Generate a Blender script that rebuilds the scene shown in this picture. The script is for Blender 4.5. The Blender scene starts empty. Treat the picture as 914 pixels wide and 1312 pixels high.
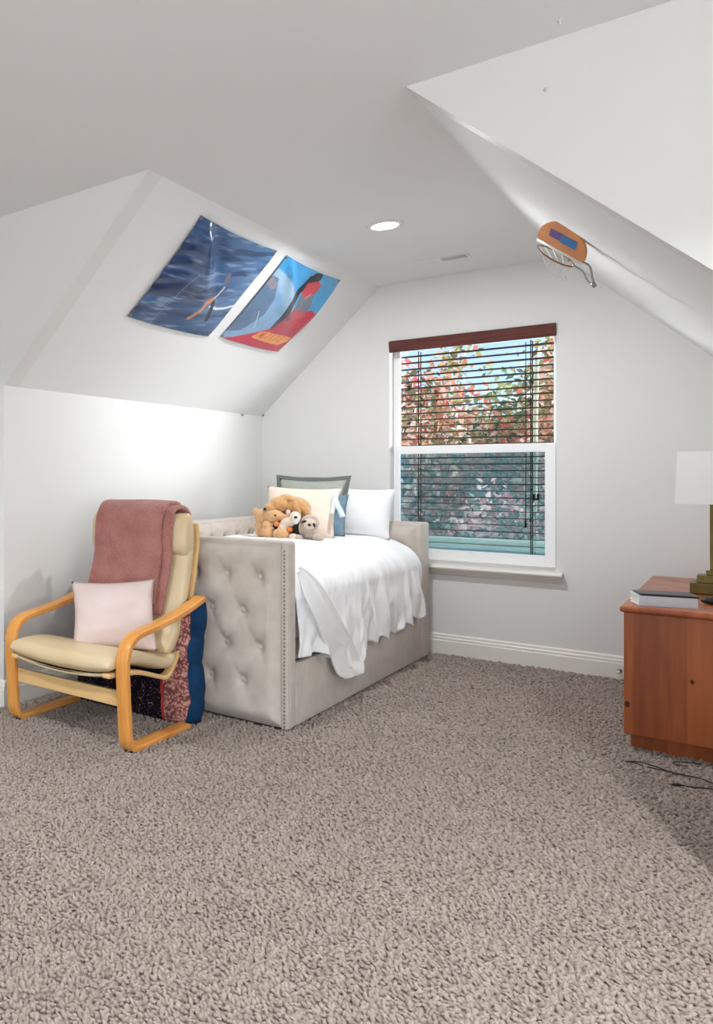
import bpy, bmesh, math, random
import numpy as np
from mathutils import Vector, Matrix, Euler, noise as mnoise
random.seed(7); rng = np.random.default_rng(7)
PI = math.pi
S = bpy.context.scene
COL = S.collection

# ------------------------------------------------------------------ room numbers
YB, YF = 6.11, 3.043            # window wall, plane of the main-room wall with the dormer opening
XK, XR0 = -2.889, 0.010         # left / right knee wall
XL, XR = -1.978, -0.901         # edges of the flat dormer ceiling
ZC, ZK = 2.644, 1.733           # ceiling, knee wall height
WX0, WX1, WZ0, WZ1 = -1.918, -0.923, 0.60, 2.228   # window opening

# ------------------------------------------------------------------ helpers
def lin(r, g, b):
    f = lambda c: c/12.92 if c <= .04045 else ((c+.055)/1.055)**2.4
    return (f(r/255), f(g/255), f(b/255), 1)

def tagit(o, label=None, cat=None, group=None, kind=None):
    if label: o['label'] = label
    if cat: o['category'] = cat
    if group: o['group'] = group
    if kind: o['kind'] = kind
    return o

def thing(name, loc, label, cat, group=None):
    o = bpy.data.objects.new(name, None); COL.objects.link(o)
    o.empty_display_size = .05
    o.location = loc
    return tagit(o, label, cat, group)

def root_of(o):
    while o.parent: o = o.parent
    return o

def obj(name, bm, mat, parent=None, smooth=True, origin=None, mods=()):
    """world-space bmesh / mesh -> one object; children keep their root's origin"""
    if isinstance(bm, bmesh.types.BMesh):
        me = bpy.data.meshes.new(name); bm.to_mesh(me); bm.free()
    else:
        me = bm; me.name = name
    mats = mat if isinstance(mat, (list, tuple)) else [mat]
    for m in mats: me.materials.append(m)
    o = bpy.data.objects.new(name, me); COL.objects.link(o)
    if parent:
        loc = Vector(root_of(parent).location); o.parent = parent
    else:
        if origin is None:
            co = np.empty(len(me.vertices)*3, np.float32); me.vertices.foreach_get('co', co)
            co = co.reshape(-1, 3); lo, hi = co.min(0), co.max(0)
            origin = ((lo[0]+hi[0])/2, (lo[1]+hi[1])/2, lo[2])
        loc = Vector(origin); o.location = [float(v) for v in loc]
    me.transform(Matrix.Translation(-loc))
    if smooth:
        me.polygons.foreach_set('use_smooth', [True]*len(me.polygons))
    for m in mods:
        k = dict(m); t = k.pop('type'); md = o.modifiers.new(t.lower(), t)
        for a, v in k.items(): setattr(md, a, v)
    me.update()
    return o

BEV = lambda w, n=2: dict(type='BEVEL', width=w, segments=n, limit_method='ANGLE', angle_limit=.6)
SUB = lambda n=2: dict(type='SUBSURF', levels=n, render_levels=n)

def box(bm, lo, hi, M=None, mi=0):
    x0, y0, z0 = lo; x1, y1, z1 = hi
    v = [Vector(p) for p in ((x0,y0,z0),(x1,y0,z0),(x1,y1,z0),(x0,y1,z0),(x0,y0,z1),(x1,y0,z1),(x1,y1,z1),(x0,y1,z1))]
    if M is not None: v = [M @ p for p in v]
    v = [bm.verts.new(p) for p in v]
    for f in ((3,2,1,0),(4,5,6,7),(0,1,5,4),(1,2,6,5),(2,3,7,6),(3,0,4,7)):
        bm.faces.new([v[i] for i in f]).material_index = mi
    return v

def prism(bm, poly, axis, a, b, mi=0):
    """extrude a 2-D polygon; axis 'y': poly in (x,z); 'x': poly in (y,z); 'z': poly in (x,y)"""
    def P(p, t):
        return {'y': (p[0], t, p[1]), 'x': (t, p[0], p[1]), 'z': (p[0], p[1], t)}[axis]
    A = [bm.verts.new(P(p, a)) for p in poly]; B = [bm.verts.new(P(p, b)) for p in poly]
    n = len(poly)
    fs = [bm.faces.new(A), bm.faces.new(B[::-1])]
    for i in range(n): fs.append(bm.faces.new((A[i], B[i], B[(i+1) % n], A[(i+1) % n])))
    for f in fs: f.material_index = mi
    bmesh.ops.recalc_face_normals(bm, faces=fs)

def smooth_path(pts, n=8, closed=False):
    pts = [Vector(p) for p in pts]; out = []
    N = len(pts)
    for i in range(N if closed else N-1):
        if closed: p0, p1, p2, p3 = pts[i-1], pts[i], pts[(i+1) % N], pts[(i+2) % N]
        else: p0, p1, p2, p3 = pts[max(i-1, 0)], pts[i], pts[i+1], pts[min(i+2, N-1)]
        for k in range(n):
            t = k/n
            out.append(.5*((2*p1)+(p2-p0)*t+(2*p0-5*p1+4*p2-p3)*t*t+(3*p1-p0-3*p2+p3)*t**3))
    if not closed: out.append(pts[-1])
    return out

def tube(bm, pts, r, n=8, closed=False, cap=True, mi=0):
    pts = [Vector(p) for p in pts]; N = len(pts); rings = []
    up = Vector((0, 0, 1)); prev = None
    for i, p in enumerate(pts):
        if closed: d = pts[(i+1) % N]-pts[i-1]
        else: d = pts[min(i+1, N-1)]-pts[max(i-1, 0)]
        d.normalize()
        if prev is None:
            a = up if abs(d.z) < .9 else Vector((1, 0, 0)); u = d.cross(a).normalized()
        else:
            u = (prev-d*prev.dot(d)).normalized()
        prev = u; w = d.cross(u)
        rr = r(i/(N-1)) if callable(r) else r
        rings.append([bm.verts.new(p+(u*math.cos(2*PI*k/n)+w*math.sin(2*PI*k/n))*rr) for k in range(n)])
    for i in range(N if closed else N-1):
        A, B = rings[i], rings[(i+1) % N]
        for k in range(n): bm.faces.new((A[k], A[(k+1) % n], B[(k+1) % n], B[k])).material_index = mi
    if cap and not closed:
        bm.faces.new(rings[0][::-1]).material_index = mi; bm.faces.new(rings[-1]).material_index = mi

def lathe(bm, prof, c, n=32, M=None, mi=0):
    rings = []
    for r, z in prof:
        ring = []
        for k in range(n):
            p = Vector((r*math.cos(2*PI*k/n), r*math.sin(2*PI*k/n), z))
            if M is not None: p = M @ p
            ring.append(bm.verts.new(p+Vector(c)))
        rings.append(ring)
    for A, B in zip(rings, rings[1:]):
        for k in range(n): bm.faces.new((A[k], A[(k+1) % n], B[(k+1) % n], B[k])).material_index = mi
    bm.faces.new(rings[0][::-1]).material_index = mi; bm.faces.new(rings[-1]).material_index = mi

def grid(bm, nu, nv, fn, mi=0, wrap_u=False):
    V = [[bm.verts.new(fn(i/(nu if wrap_u else nu-1), j/(nv-1))) for i in range(nu)] for j in range(nv)]
    for j in range(nv-1):
        for i in range(nu if wrap_u else nu-1):
            k = (i+1) % nu
            bm.faces.new((V[j][i], V[j][k], V[j+1][k], V[j+1][i])).material_index = mi
    return V

def ribbon(bm, path, x0, x1, th):
    """bent strip: path in (y,z), strip spans x0..x1"""
    p = [Vector((0, a, b)) for a, b in path]; N = len(p); L, R = [], []
    for i in range(N):
        d = (p[min(i+1, N-1)]-p[max(i-1, 0)]).normalized(); n = Vector((0, -d.z, d.y))*th/2
        L.append(p[i]+n); R.append(p[i]-n)
    q = []
    for i in range(N):
        q.append([bm.verts.new((x, c.y, c.z)) for x, c in ((x0, L[i]), (x1, L[i]), (x1, R[i]), (x0, R[i]))])
    for A, B in zip(q, q[1:]):
        for k in range(4): bm.faces.new((A[k], A[(k+1) % 4], B[(k+1) % 4], B[k]))
    bm.faces.new(q[0][::-1]); bm.faces.new(q[-1])
    bmesh.ops.recalc_face_normals(bm, faces=bm.faces)

def sp(v, e): return math.copysign(abs(v)**e, v)

def slab_sweep(bm, path, xc, hw, ht, e=.55, n=40, endp=.35, sag=None):
    """padded cushion along a (y,z) path with a superelliptic section"""
    p = [Vector((0, a, b)) for a, b in path]; N = len(p)
    seg = [0]
    for a, b in zip(p, p[1:]): seg.append(seg[-1]+(b-a).length)
    L = seg[-1]; rings = []
    for i in range(N):
        s = seg[i]/L
        d = (p[min(i+1, N-1)]-p[max(i-1, 0)]).normalized(); nn = Vector((0, -d.z, d.y))
        t = max(1e-3, min(1, min(seg[i], L-seg[i])/(ht*1.1))); k = max(.06, (1-(1-t)**2)**.5)
        kk = .93+.07*k
        ring = []
        for j in range(n):
            a = 2*PI*j/n
            x = hw*kk*sp(math.cos(a), e); h = ht*k*sp(math.sin(a), e*1.25)
            c = p[i]+nn*h
            if sag: c = c+Vector((0, 0, 1))*sag(s, x/hw)
            ring.append(bm.verts.new((xc+x, c.y, c.z)))
        rings.append(ring)
    for A, B in zip(rings, rings[1:]):
        for j in range(n): bm.faces.new((A[j], A[(j+1) % n], B[(j+1) % n], B[j]))
    bm.faces.new(rings[0][::-1]); bm.faces.new(rings[-1])
    bmesh.ops.recalc_face_normals(bm, faces=bm.faces)

def pillow_bm(w, h, t, M, ear=.09, n=26, wr=.006, seed=0, flange=0):
    bm = bmesh.new()
    iw, ih = w/2-flange, h/2-flange
    def P(u, v, sgn):
        a, b = 2*u-1, 2*v-1
        x = iw*a*(1-ear*(1-b*b)*abs(a)**2); y = ih*b*(1-ear*(1-a*a)*abs(b)**2)
        k = max(0, (1-abs(a)**2.4)*(1-abs(b)**2.4))**.72
        q = mnoise.noise(Vector((a*2.2+seed, b*2.2, sgn*3)))*wr*1.6+mnoise.noise(Vector((a*5+seed, b*5, sgn*7)))*wr*.6
        return M @ Vector((x, y, sgn*(t/2*k+q*k)))
    for s in (1, -1): grid(bm, n, n, lambda u, v: P(u, v, s))
    if flange:
        for s in (.0025, -.0025):
            def F(u, v, s=s):
                a = 2*PI*u
                ca, sa = math.cos(a), math.sin(a); m = max(abs(ca), abs(sa)); ca /= m; sa /= m
                i0 = Vector((iw*ca*(1-ear*(1-sa*sa)*abs(ca)**2), ih*sa*(1-ear*(1-ca*ca)*abs(sa)**2), s))
                o0 = Vector(((iw+flange)*ca*(1-ear*.8*(1-sa*sa)*abs(ca)), (ih+flange)*sa*(1-ear*.8*(1-ca*ca)*abs(sa)), s+math.sin(a*9)*.004))
                return M @ i0.lerp(o0, v)
            grid(bm, 96, 3, F, mi=1, wrap_u=True)
    bmesh.ops.remove_doubles(bm, verts=bm.verts, dist=.0004)
    bmesh.ops.recalc_face_normals(bm, faces=bm.faces)
    return bm

def frame_mat(c, yaw=0, tilt=0, roll=0):
    """pillow frame: local x = width, local y = height, local z = front normal (towards -y at yaw 0)"""
    return Matrix.Translation(c) @ Matrix.Rotation(yaw, 4, 'Z') @ Matrix.Rotation(PI/2-tilt, 4, 'X') @ Matrix.Rotation(roll, 4, 'Z')

def blob_bm(parts, voxel=.006):
    """union of ellipsoids as overlapping closed shells (joined into one skin by a remesh modifier)"""
    bm = bmesh.new()
    for c, r, rot in parts:
        M = Matrix.Translation(c) @ Euler(rot).to_matrix().to_4x4() @ Matrix.Diagonal((*r, 1))
        bmesh.ops.create_uvsphere(bm, u_segments=20, v_segments=12, radius=1, matrix=M)
    return bm
REM = lambda v: dict(type='REMESH', mode='VOXEL', voxel_size=v, use_smooth_shade=True)
SMO = lambda n=6: dict(type='SMOOTH', iterations=n, factor=.5)

# ------------------------------------------------------------------ materials
def mat(name, c, rough=.6, spec=.3, metal=0, var=None, vs=8, vstretch=(1,1,1), bump=0, bs=200, bstretch=(1,1,1), sheen=0, coat=0, detail=3):
    m = bpy.data.materials.new(name); m.use_nodes = True
    nt = m.node_tree; b = nt.nodes['Principled BSDF']
    b.inputs['Base Color'].default_value = c
    b.inputs['Roughness'].default_value = rough
    b.inputs['Specular IOR Level'].default_value = spec
    b.inputs['Metallic'].default_value = metal
    if sheen: b.inputs['Sheen Weight'].default_value = sheen; b.inputs['Sheen Roughness'].default_value = .5
    if coat: b.inputs['Coat Weight'].default_value = coat; b.inputs['Coat Roughness'].default_value = .2
    tc = nt.nodes.new('ShaderNodeTexCoord')
    if var is not None:
        mp = nt.nodes.new('ShaderNodeMapping'); mp.inputs['Scale'].default_value = vstretch
        nz = nt.nodes.new('ShaderNodeTexNoise'); nz.inputs['Scale'].default_value = vs; nz.inputs['Detail'].default_value = detail
        rp = nt.nodes.new('ShaderNodeValToRGB')
        rp.color_ramp.elements[0].position = .33; rp.color_ramp.elements[1].position = .67
        rp.color_ramp.elements[0].color = c; rp.color_ramp.elements[1].color = var
        nt.links.new(tc.outputs['Object'], mp.inputs[0]); nt.links.new(mp.outputs[0], nz.inputs['Vector'])
        nt.links.new(nz.outputs['Fac'], rp.inputs[0]); nt.links.new(rp.outputs[0], b.inputs['Base Color'])
    if bump:
        mp = nt.nodes.new('ShaderNodeMapping'); mp.inputs['Scale'].default_value = bstretch
        nz = nt.nodes.new('ShaderNodeTexNoise'); nz.inputs['Scale'].default_value = bs; nz.inputs['Detail'].default_value = 4
        bp = nt.nodes.new('ShaderNodeBump'); bp.inputs['Strength'].default_value = bump; bp.inputs['Distance'].default_value = .004
        nt.links.new(tc.outputs['Object'], mp.inputs[0]); nt.links.new(mp.outputs[0], nz.inputs['Vector'])
        nt.links.new(nz.outputs['Fac'], bp.inputs['Height']); nt.links.new(bp.outputs[0], b.inputs['Normal'])
    return m

def attr_mat(name, rough=.5, spec=.3, attr='Col', sheen=0, transl=0):
    m = bpy.data.materials.new(name); m.use_nodes = True
    nt = m.node_tree; b = nt.nodes['Principled BSDF']
    a = nt.nodes.new('ShaderNodeAttribute'); a.attribute_name = attr
    nt.links.new(a.outputs['Color'], b.inputs['Base Color'])
    b.inputs['Roughness'].default_value = rough; b.inputs['Specular IOR Level'].default_value = spec
    if sheen: b.inputs['Sheen Weight'].default_value = sheen
    if transl:
        t = nt.nodes.new('ShaderNodeBsdfTranslucent'); nt.links.new(a.outputs['Color'], t.inputs['Color'])
        mx = nt.nodes.new('ShaderNodeMixShader'); mx.inputs[0].default_value = transl
        nt.links.new(b.outputs[0], mx.inputs[1]); nt.links.new(t.outputs[0], mx.inputs[2])
        nt.links.new(mx.outputs[0], nt.nodes['Material Output'].inputs['Surface'])
    return m

def emit_mat(name, c, s):
    m = bpy.data.materials.new(name); m.use_nodes = True
    b = m.node_tree.nodes['Principled BSDF']
    b.inputs['Base Color'].default_value = c
    b.inputs['Emission Color'].default_value = c; b.inputs['Emission Strength'].default_value = s
    return m

def clear_mat(name, tint, gloss=.06, diff=0, dcol=(.1,.1,.1,1)):
    m = bpy.data.materials.new(name); m.use_nodes = True
    nt = m.node_tree; nt.nodes.clear()
    o = nt.nodes.new('ShaderNodeOutputMaterial'); t = nt.nodes.new('ShaderNodeBsdfTransparent')
    t.inputs[0].default_value = tint
    if diff: g = nt.nodes.new('ShaderNodeBsdfDiffuse'); g.inputs[0].default_value = dcol; fac = diff
    else: g = nt.nodes.new('ShaderNodeBsdfGlossy'); g.inputs['Roughness'].default_value = .02; fac = gloss
    mx = nt.nodes.new('ShaderNodeMixShader'); mx.inputs[0].default_value = fac
    nt.links.new(t.outputs[0], mx.inputs[1]); nt.links.new(g.outputs[0], mx.inputs[2]); nt.links.new(mx.outputs[0], o.inputs[0])
    return m

M = {}
M['paint'] = mat('wall_paint', (.745, .74, .725, 1), .55, .25, bump=.08, bs=90)
M['ceil'] = mat('ceiling_paint', (.80, .805, .805, 1), .7, .2, bump=.08, bs=90)
M['trim'] = mat('trim_paint', (.80, .775, .71, 1), .35, .4)
M['vinyl'] = mat('white_vinyl', (.9, .9, .9, 1), .35, .4)
M['slat'] = mat('dark_brown_slat', (.032, .018, .012, 1), .5, .3, var=(.05, .028, .018, 1), vs=6, vstretch=(1, 8, 8))
M['valance'] = mat('brown_valance', lin(104, 52, 42), .35, .45, var=lin(82, 40, 34), vs=5, vstretch=(1, 12, 12))
M['cord'] = mat('blind_cord', (.02, .014, .01, 1), .8, .1)
M['glass'] = clear_mat('window_glass', (.97, .985, .98, 1), .05)
M['screen'] = clear_mat('insect_screen', (.90, .98, 1.0, 1), diff=.36, dcol=(.16, .38, .44, 1))
M['bed'] = mat('taupe_linen', lin(200, 191, 182), .8, .15, var=lin(190, 180, 170), vs=14, bump=.35, bs=420, sheen=.15)
M['nail'] = mat('nailhead_metal', lin(150, 140, 128), .35, .5, metal=.8)
M['white'] = mat('white_cotton', (.87, .87, .87, 1), .85, .1, bump=.15, bs=260, sheen=.1)
M['white2'] = mat('white_pillowcase', (.86, .86, .865, 1), .85, .1, bump=.12, bs=200)
M['sham'] = mat('grey_green_linen', lin(172, 176, 166), .85, .1, var=lin(160, 164, 156), vs=60, bump=.4, bs=500)
M['sham_edge'] = mat('dark_grey_flange', lin(110, 116, 112), .85, .1, bump=.4, bs=500)
M['denim'] = mat('denim_blue', lin(126, 148, 164), .85, .1, var=lin(104, 130, 150), vs=30, bump=.3, bs=400)
M['peach'] = mat('peach_linen', lin(238, 222, 206), .85, .1, var=lin(230, 212, 196), vs=8, bump=.15, bs=300)
M['tie'] = mat('pale_blue_ribbon', lin(214, 228, 238), .7, .2)
M['wood'] = mat('honey_birch', lin(226, 160, 84), .35, .4, var=lin(212, 142, 66), vs=5, vstretch=(10, 1, 1), coat=.15)
M['leather'] = mat('cream_leather', lin(212, 192, 156), .34, .5, var=lin(204, 180, 140), vs=4, bump=.12, bs=160)
M['rail'] = mat('pale_birch', lin(222, 184, 128), .4, .35)
M['rubber'] = mat('black_rubber', (.012, .012, .012, 1), .7, .2)
M['dark'] = mat('black_webbing', (.02, .018, .02, 1), .9, .1)
M['cushion'] = mat('pale_rose_cotton', lin(222, 204, 200), .85, .1, var=lin(216, 196, 190), vs=5, bump=.25, bs=450)
M['blue_edge'] = mat('navy_gusset', lin(22, 62, 98), .8, .15, var=lin(16, 48, 80), vs=12, bump=.2, bs=200)
M['brass'] = mat('aged_brass', lin(128, 112, 64), .4, .5, metal=.75, var=lin(100, 88, 50), vs=10)
M['shade'] = mat('white_lamp_shade', (.82, .82, .83, 1), .8, .1, bump=.2, bs=300)
nt_ = M['shade'].node_tree; b_ = nt_.nodes['Principled BSDF']; b_.inputs['Base Color'].default_value = (.9, .9, .9, 1)
t_ = nt_.nodes.new('ShaderNodeBsdfTranslucent'); t_.inputs[0].default_value = (.92, .92, .92, 1); m_ = nt_.nodes.new('ShaderNodeMixShader'); m_.inputs[0].default_value = .12
nt_.links.new(b_.outputs[0], m_.inputs[1]); nt_.links.new(t_.outputs[0], m_.inputs[2]); nt_.links.new(m_.outputs[0], nt_.nodes['Material Output'].inputs['Surface'])
M['book'] = mat('pale_book', lin(214, 222, 230), .6, .3)
M['page'] = mat('book_page', lin(226, 224, 216), .8, .1, bump=.6, bs=60, bstretch=(.2, .2, 12))
M['black'] = mat('black_cover', (.02, .022, .026, 1), .35, .4)
M['paper'] = mat('white_paper', (.8, .8, .78, 1), .7, .1)
M['cable'] = mat('black_cable', (.03, .025, .022, 1), .6, .3)
M['tan'] = mat('tan_plush', lin(214, 166, 112), .95, .05, var=lin(196, 146, 94), vs=40, bump=.9, bs=260, sheen=.5)
M['tan2'] = mat('honey_plush', lin(222, 178, 130), .95, .05, var=lin(206, 158, 108), vs=40, bump=.9, bs=260, sheen=.5)
M['cream'] = mat('cream_plush', lin(226, 206, 184), .95, .05, bump=.9, bs=260, sheen=.5)
M['grey_pl'] = mat('stone_plush', lin(198, 180, 166), .95, .05, var=lin(184, 164, 150), vs=40, bump=.9, bs=260, sheen=.5)
M['black_pl'] = mat('black_plush', (.02, .016, .014, 1), .9, .1, bump=.8, bs=260, sheen=.3)
M['white_pl'] = mat('white_plush', (.8, .78, .76, 1), .95, .05, bump=.8, bs=260, sheen=.4)
M['orange_pl'] = mat('orange_felt', lin(226, 130, 70), .9, .1, bump=.6, bs=260)
M['eye'] = mat('black_bead', (.008, .007, .007, 1), .15, .5)
M['steel'] = mat('grey_steel', lin(150, 150, 148), .35, .5, metal=.9)
M['brasswire'] = mat('brown_wire', lin(140, 106, 78), .45, .4, metal=.3)
M['hoop_or'] = mat('orange_board', lin(206, 138, 88), .45, .35, var=lin(196, 126, 76), vs=9)
M['hoop_bl'] = mat('blue_print', lin(44, 108, 166), .45, .35)
M['hoop_pu'] = mat('violet_print', lin(86, 74, 132), .45, .35)
M['net'] = mat('white_net', (.7, .69, .67, 1), .8, .1)
M['clear'] = clear_mat('clear_plastic', (.93, .94, .94, 1), .12)
M['plastic'] = mat('white_plastic', (.78, .78, .76, 1), .4, .4)
M['lens'] = emit_mat('lamp_lens', (1, .96, .9, 1), 6.0)
M['roofing'] = mat('porch_roofing', lin(70, 84, 88), .9, .1, var=lin(86, 98, 100), vs=30)
M['gutter'] = mat('pale_gutter', lin(206, 212, 190), .5, .3)
M['grass'] = mat('lawn', lin(62, 88, 52), .95, .05, var=lin(92, 112, 62), vs=3)
M['bark'] = mat('pale_bark', lin(196, 196, 170), .9, .1, var=lin(150, 146, 120), vs=6)
M['bark2'] = mat('brown_bark', lin(88, 72, 58), .9, .1, var=lin(64, 52, 42), vs=6)
M['leaf'] = attr_mat('leaf', .6, .2, transl=.35)
M['siding'] = mat('outer_wall', lin(196, 190, 178), .8, .1)
M['roof'] = mat('roof_shingle', lin(84, 80, 78), .9, .1, var=lin(66, 62, 60), vs=20)

# stained pine with boards and knots (vertical boards across x)
def pine():
    m = bpy.data.materials.new('stained_pine'); m.use_nodes = True
    nt = m.node_tree; b = nt.nodes['Principled BSDF']; L = nt.links
    N = nt.nodes.new
    tc = N('ShaderNodeTexCoord'); sx = N('ShaderNodeSeparateXYZ'); L.new(tc.outputs['Object'], sx.inputs[0])
    # board id
    def math_(op, a, bb=None, c=None):
        n = N('ShaderNodeMath'); n.operation = op
        for i, v in enumerate((a, bb, c)):
            if v is None: continue
            if isinstance(v, (int, float)): n.inputs[i].default_value = v
            else: L.new(v, n.inputs[i])
        return n.outputs[0]
    bid = math_('FLOOR', math_('MULTIPLY', math_('ADD', sx.outputs['X'], sx.outputs['Y']), 11.0))
    wn = N('ShaderNodeTexWhiteNoise'); wn.noise_dimensions = '1D'; L.new(bid, wn.inputs['W'])
    mp = N('ShaderNodeMapping'); mp.inputs['Scale'].default_value = (26, 26, 2.2); L.new(tc.outputs['Object'], mp.inputs[0])
    nz = N('ShaderNodeTexNoise'); nz.inputs['Scale'].default_value = 1.6; nz.inputs['Detail'].default_value = 5; L.new(mp.outputs[0], nz.inputs['Vector'])
    fac = math_('ADD', math_('MULTIPLY', wn.outputs['Value'], .45), math_('MULTIPLY', nz.outputs['Fac'], .55))
    rp = N('ShaderNodeValToRGB'); L.new(fac, rp.inputs[0])
    rp.color_ramp.elements[0].position = .2; rp.color_ramp.elements[0].color = lin(122, 54, 22)
    rp.color_ramp.elements[1].position = .8; rp.color_ramp.elements[1].color = lin(184, 100, 48)
    L.new(rp.outputs[0], b.inputs['Base Color'])
    b.inputs['Roughness'].default_value = .32; b.inputs['Specular IOR Level'].default_value = .45
    b.inputs['Coat Weight'].default_value = .2; b.inputs['Coat Roughness'].default_value = .25
    return m
M['pine'] = pine()
M['knot'] = mat('dark_knot', lin(74, 30, 14), .4, .4)

# woven rose blanket: fine herringbone bump
def woven():
    m = mat('rose_wool', lin(186, 128, 120), .95, .05, var=lin(168, 108, 100), vs=9, sheen=.3)
    nt = m.node_tree; b = nt.nodes['Principled BSDF']; L = nt.links; N = nt.nodes.new
    tc = N('ShaderNodeTexCoord')
    w = N('ShaderNodeTexWave'); w.wave_type = 'BANDS'; w.bands_direction = 'DIAGONAL'
    w.inputs['Scale'].default_value = 26; w.inputs['Distortion'].default_value = 5; w.inputs['Detail'].default_value = 2; w.inputs['Detail Scale'].default_value = 4
    bp = N('ShaderNodeBump'); bp.inputs['Strength'].default_value = .7; bp.inputs['Distance'].default_value = .006
    L.new(tc.outputs['Object'], w.inputs['Vector']); L.new(w.outputs['Fac'], bp.inputs['Height']); L.new(bp.outputs[0], b.inputs['Normal'])
    return m
M['rose'] = woven()

# dark paisley print with a dusty red border band on the right edge
def paisley():
    m = bpy.data.materials.new('paisley_print'); m.use_nodes = True
    nt = m.node_tree; b = nt.nodes['Principled BSDF']; L = nt.links; N = nt.nodes.new
    tc = N('ShaderNodeTexCoord'); sx = N('ShaderNodeSeparateXYZ'); L.new(tc.outputs['Object'], sx.inputs[0])
    def ramp(src, els):
        r = N('ShaderNodeValToRGB'); L.new(src, r.inputs[0])
        while len(r.color_ramp.elements) < len(els): r.color_ramp.elements.new(.5)
        for e, (p, c) in zip(r.color_ramp.elements, els): e.position = p; e.color = c
        return r.outputs[0]
    nz = N('ShaderNodeTexNoise'); nz.inputs['Scale'].default_value = 9; nz.inputs['Detail'].default_value = 2; L.new(tc.outputs['Object'], nz.inputs['Vector'])
    ad = N('ShaderNodeMixRGB'); ad.blend_type = 'ADD'; ad.inputs[0].default_value = .16; L.new(tc.outputs['Object'], ad.inputs[1]); L.new(nz.outputs['Color'], ad.inputs[2])
    vo = N('ShaderNodeTexVoronoi'); vo.inputs['Scale'].default_value = 22; L.new(ad.outputs[0], vo.inputs['Vector'])
    v2 = N('ShaderNodeTexVoronoi'); v2.inputs['Scale'].default_value = 60; L.new(ad.outputs[0], v2.inputs['Vector'])
    K = lin(20, 16, 24)
    dark = ramp(vo.outputs['Distance'], [(0, lin(170, 80, 88)), (.14, lin(150, 96, 104)), (.18, K), (.40, K), (.43, lin(104, 74, 96)), (.46, K), (1, K)])
    dark2 = ramp(v2.outputs['Distance'], [(0, lin(190, 160, 156)), (.16, lin(140, 84, 92)), (.27, K), (1, K)])
    mxd = N('ShaderNodeMixRGB'); mxd.blend_type = 'LIGHTEN'; mxd.inputs[0].default_value = 1; L.new(dark, mxd.inputs[1]); L.new(dark2, mxd.inputs[2])
    bord = ramp(v2.outputs['Distance'], [(0, lin(110, 60, 60)), (.2, lin(200, 156, 142)), (.42, lin(176, 122, 112)), (.6, lin(120, 70, 70))])
    fx = ramp(sx.outputs['X'], [(0, (0,0,0,1)), (.001, (0,0,0,1)), (.01, (1,1,1,1)), (1, (1,1,1,1))])
    # border where x (object space, origin mid-front) > 0.235
    sb = N('ShaderNodeMath'); sb.operation = 'GREATER_THAN'; sb.inputs[1].default_value = .215; L.new(sx.outputs['X'], sb.inputs[0])
    mx = N('ShaderNodeMixRGB'); L.new(sb.outputs[0], mx.inputs[0]); L.new(mxd.outputs[0], mx.inputs[1]); L.new(bord, mx.inputs[2])
    # red piping line between field and border
    ab = N('ShaderNodeMath'); ab.operation = 'COMPARE'; ab.inputs[1].default_value = .222; ab.inputs[2].default_value = .007; L.new(sx.outputs['X'], ab.inputs[0])
    m2 = N('ShaderNodeMixRGB'); m2.inputs[2].default_value = lin(168, 60, 54); L.new(ab.outputs[0], m2.inputs[0]); L.new(mx.outputs[0], m2.inputs[1])
    L.new(m2.outputs[0], b.inputs['Base Color'])
    b.inputs['Roughness'].default_value = .85; b.inputs['Specular IOR Level'].default_value = .15
    return m
M['paisley'] = paisley()

def struct(name, bm, m, parent=None, smooth=False, mods=()):
    o = obj(name, bm, m, parent, smooth, mods=mods)
    if not parent: o['kind'] = 'structure'
    return o

# ------------------------------------------------------------------ the room shell
XA, XB, YA = -4.6, 3.2, -2.6      # main room
SW = (-2.3, .2, .3, 2.2)         # opening in the right wall of the main room
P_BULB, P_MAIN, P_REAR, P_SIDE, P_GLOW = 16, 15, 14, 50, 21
def fl():
    bm = bmesh.new(); box(bm, (XA, YA, -.15), (XB, YF+.11, 0)); box(bm, (XK-.1, YF+.11, -.15), (XR0+.1, YB+.05, 0)); return bm
M['carpet'] = mat('carpet_base', lin(150, 138, 130), .98, .05, var=lin(130, 118, 110), vs=45, bump=1, bs=70)
struct('floor', fl(), M['carpet'])
bm = bmesh.new(); box(bm, (XA, YA, ZC), (XB, YF+.11, ZC+.15)); box(bm, (XL-.05, YF+.11, ZC), (XR+.05, YB+.2, ZC+.15)); struct('ceiling', bm, M['ceil'])
bm = bmesh.new(); prism(bm, [(XK, ZK), (XL, ZC), (XL-.02, ZC+.2), (XK-.2, ZK+.05), (XK-.12, ZK-.05)], 'y', YF+.11, YB+.2); struct('ceiling_left', bm, M['ceil'])
bm = bmesh.new(); prism(bm, [(XR0, ZK), (XR, ZC), (XR+.02, ZC+.2), (XR0+.2, ZK+.05), (XR0+.12, ZK-.05)], 'y', YF+.11, YB+.2); struct('ceiling_right', bm, M['ceil'])
bm = bmesh.new(); box(bm, (XK-.12, YF+.11, 0), (XK, YB+.2, ZK)); struct('wall_left', bm, M['paint'])
bm = bmesh.new(); box(bm, (XR0, YF+.11, 0), (XR0+.12, YB+.2, ZK)); struct('wall_right', bm, M['paint'])
bm = bmesh.new(); prism(bm, [(XA, 0), (XK, 0), (XK, ZK), (XL, ZC), (XA, ZC)], 'y', YF, YF+.11); struct('wall_front_left', bm, M['paint'])
bm = bmesh.new(); prism(bm, [(XB, 0), (XB, ZC), (XR, ZC), (XR0, ZK), (XR0, 0)], 'y', YF, YF+.11); struct('wall_front_right', bm, M['paint'])
bm = bmesh.new()
X0, X1, Y0, Y1 = XK-.1, XR0+.1, YB, YB+.2
box(bm, (X0, Y0, 0), (WX0, Y1, 2.8)); box(bm, (WX1, Y0, 0), (X1, Y1, 2.8))
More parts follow.
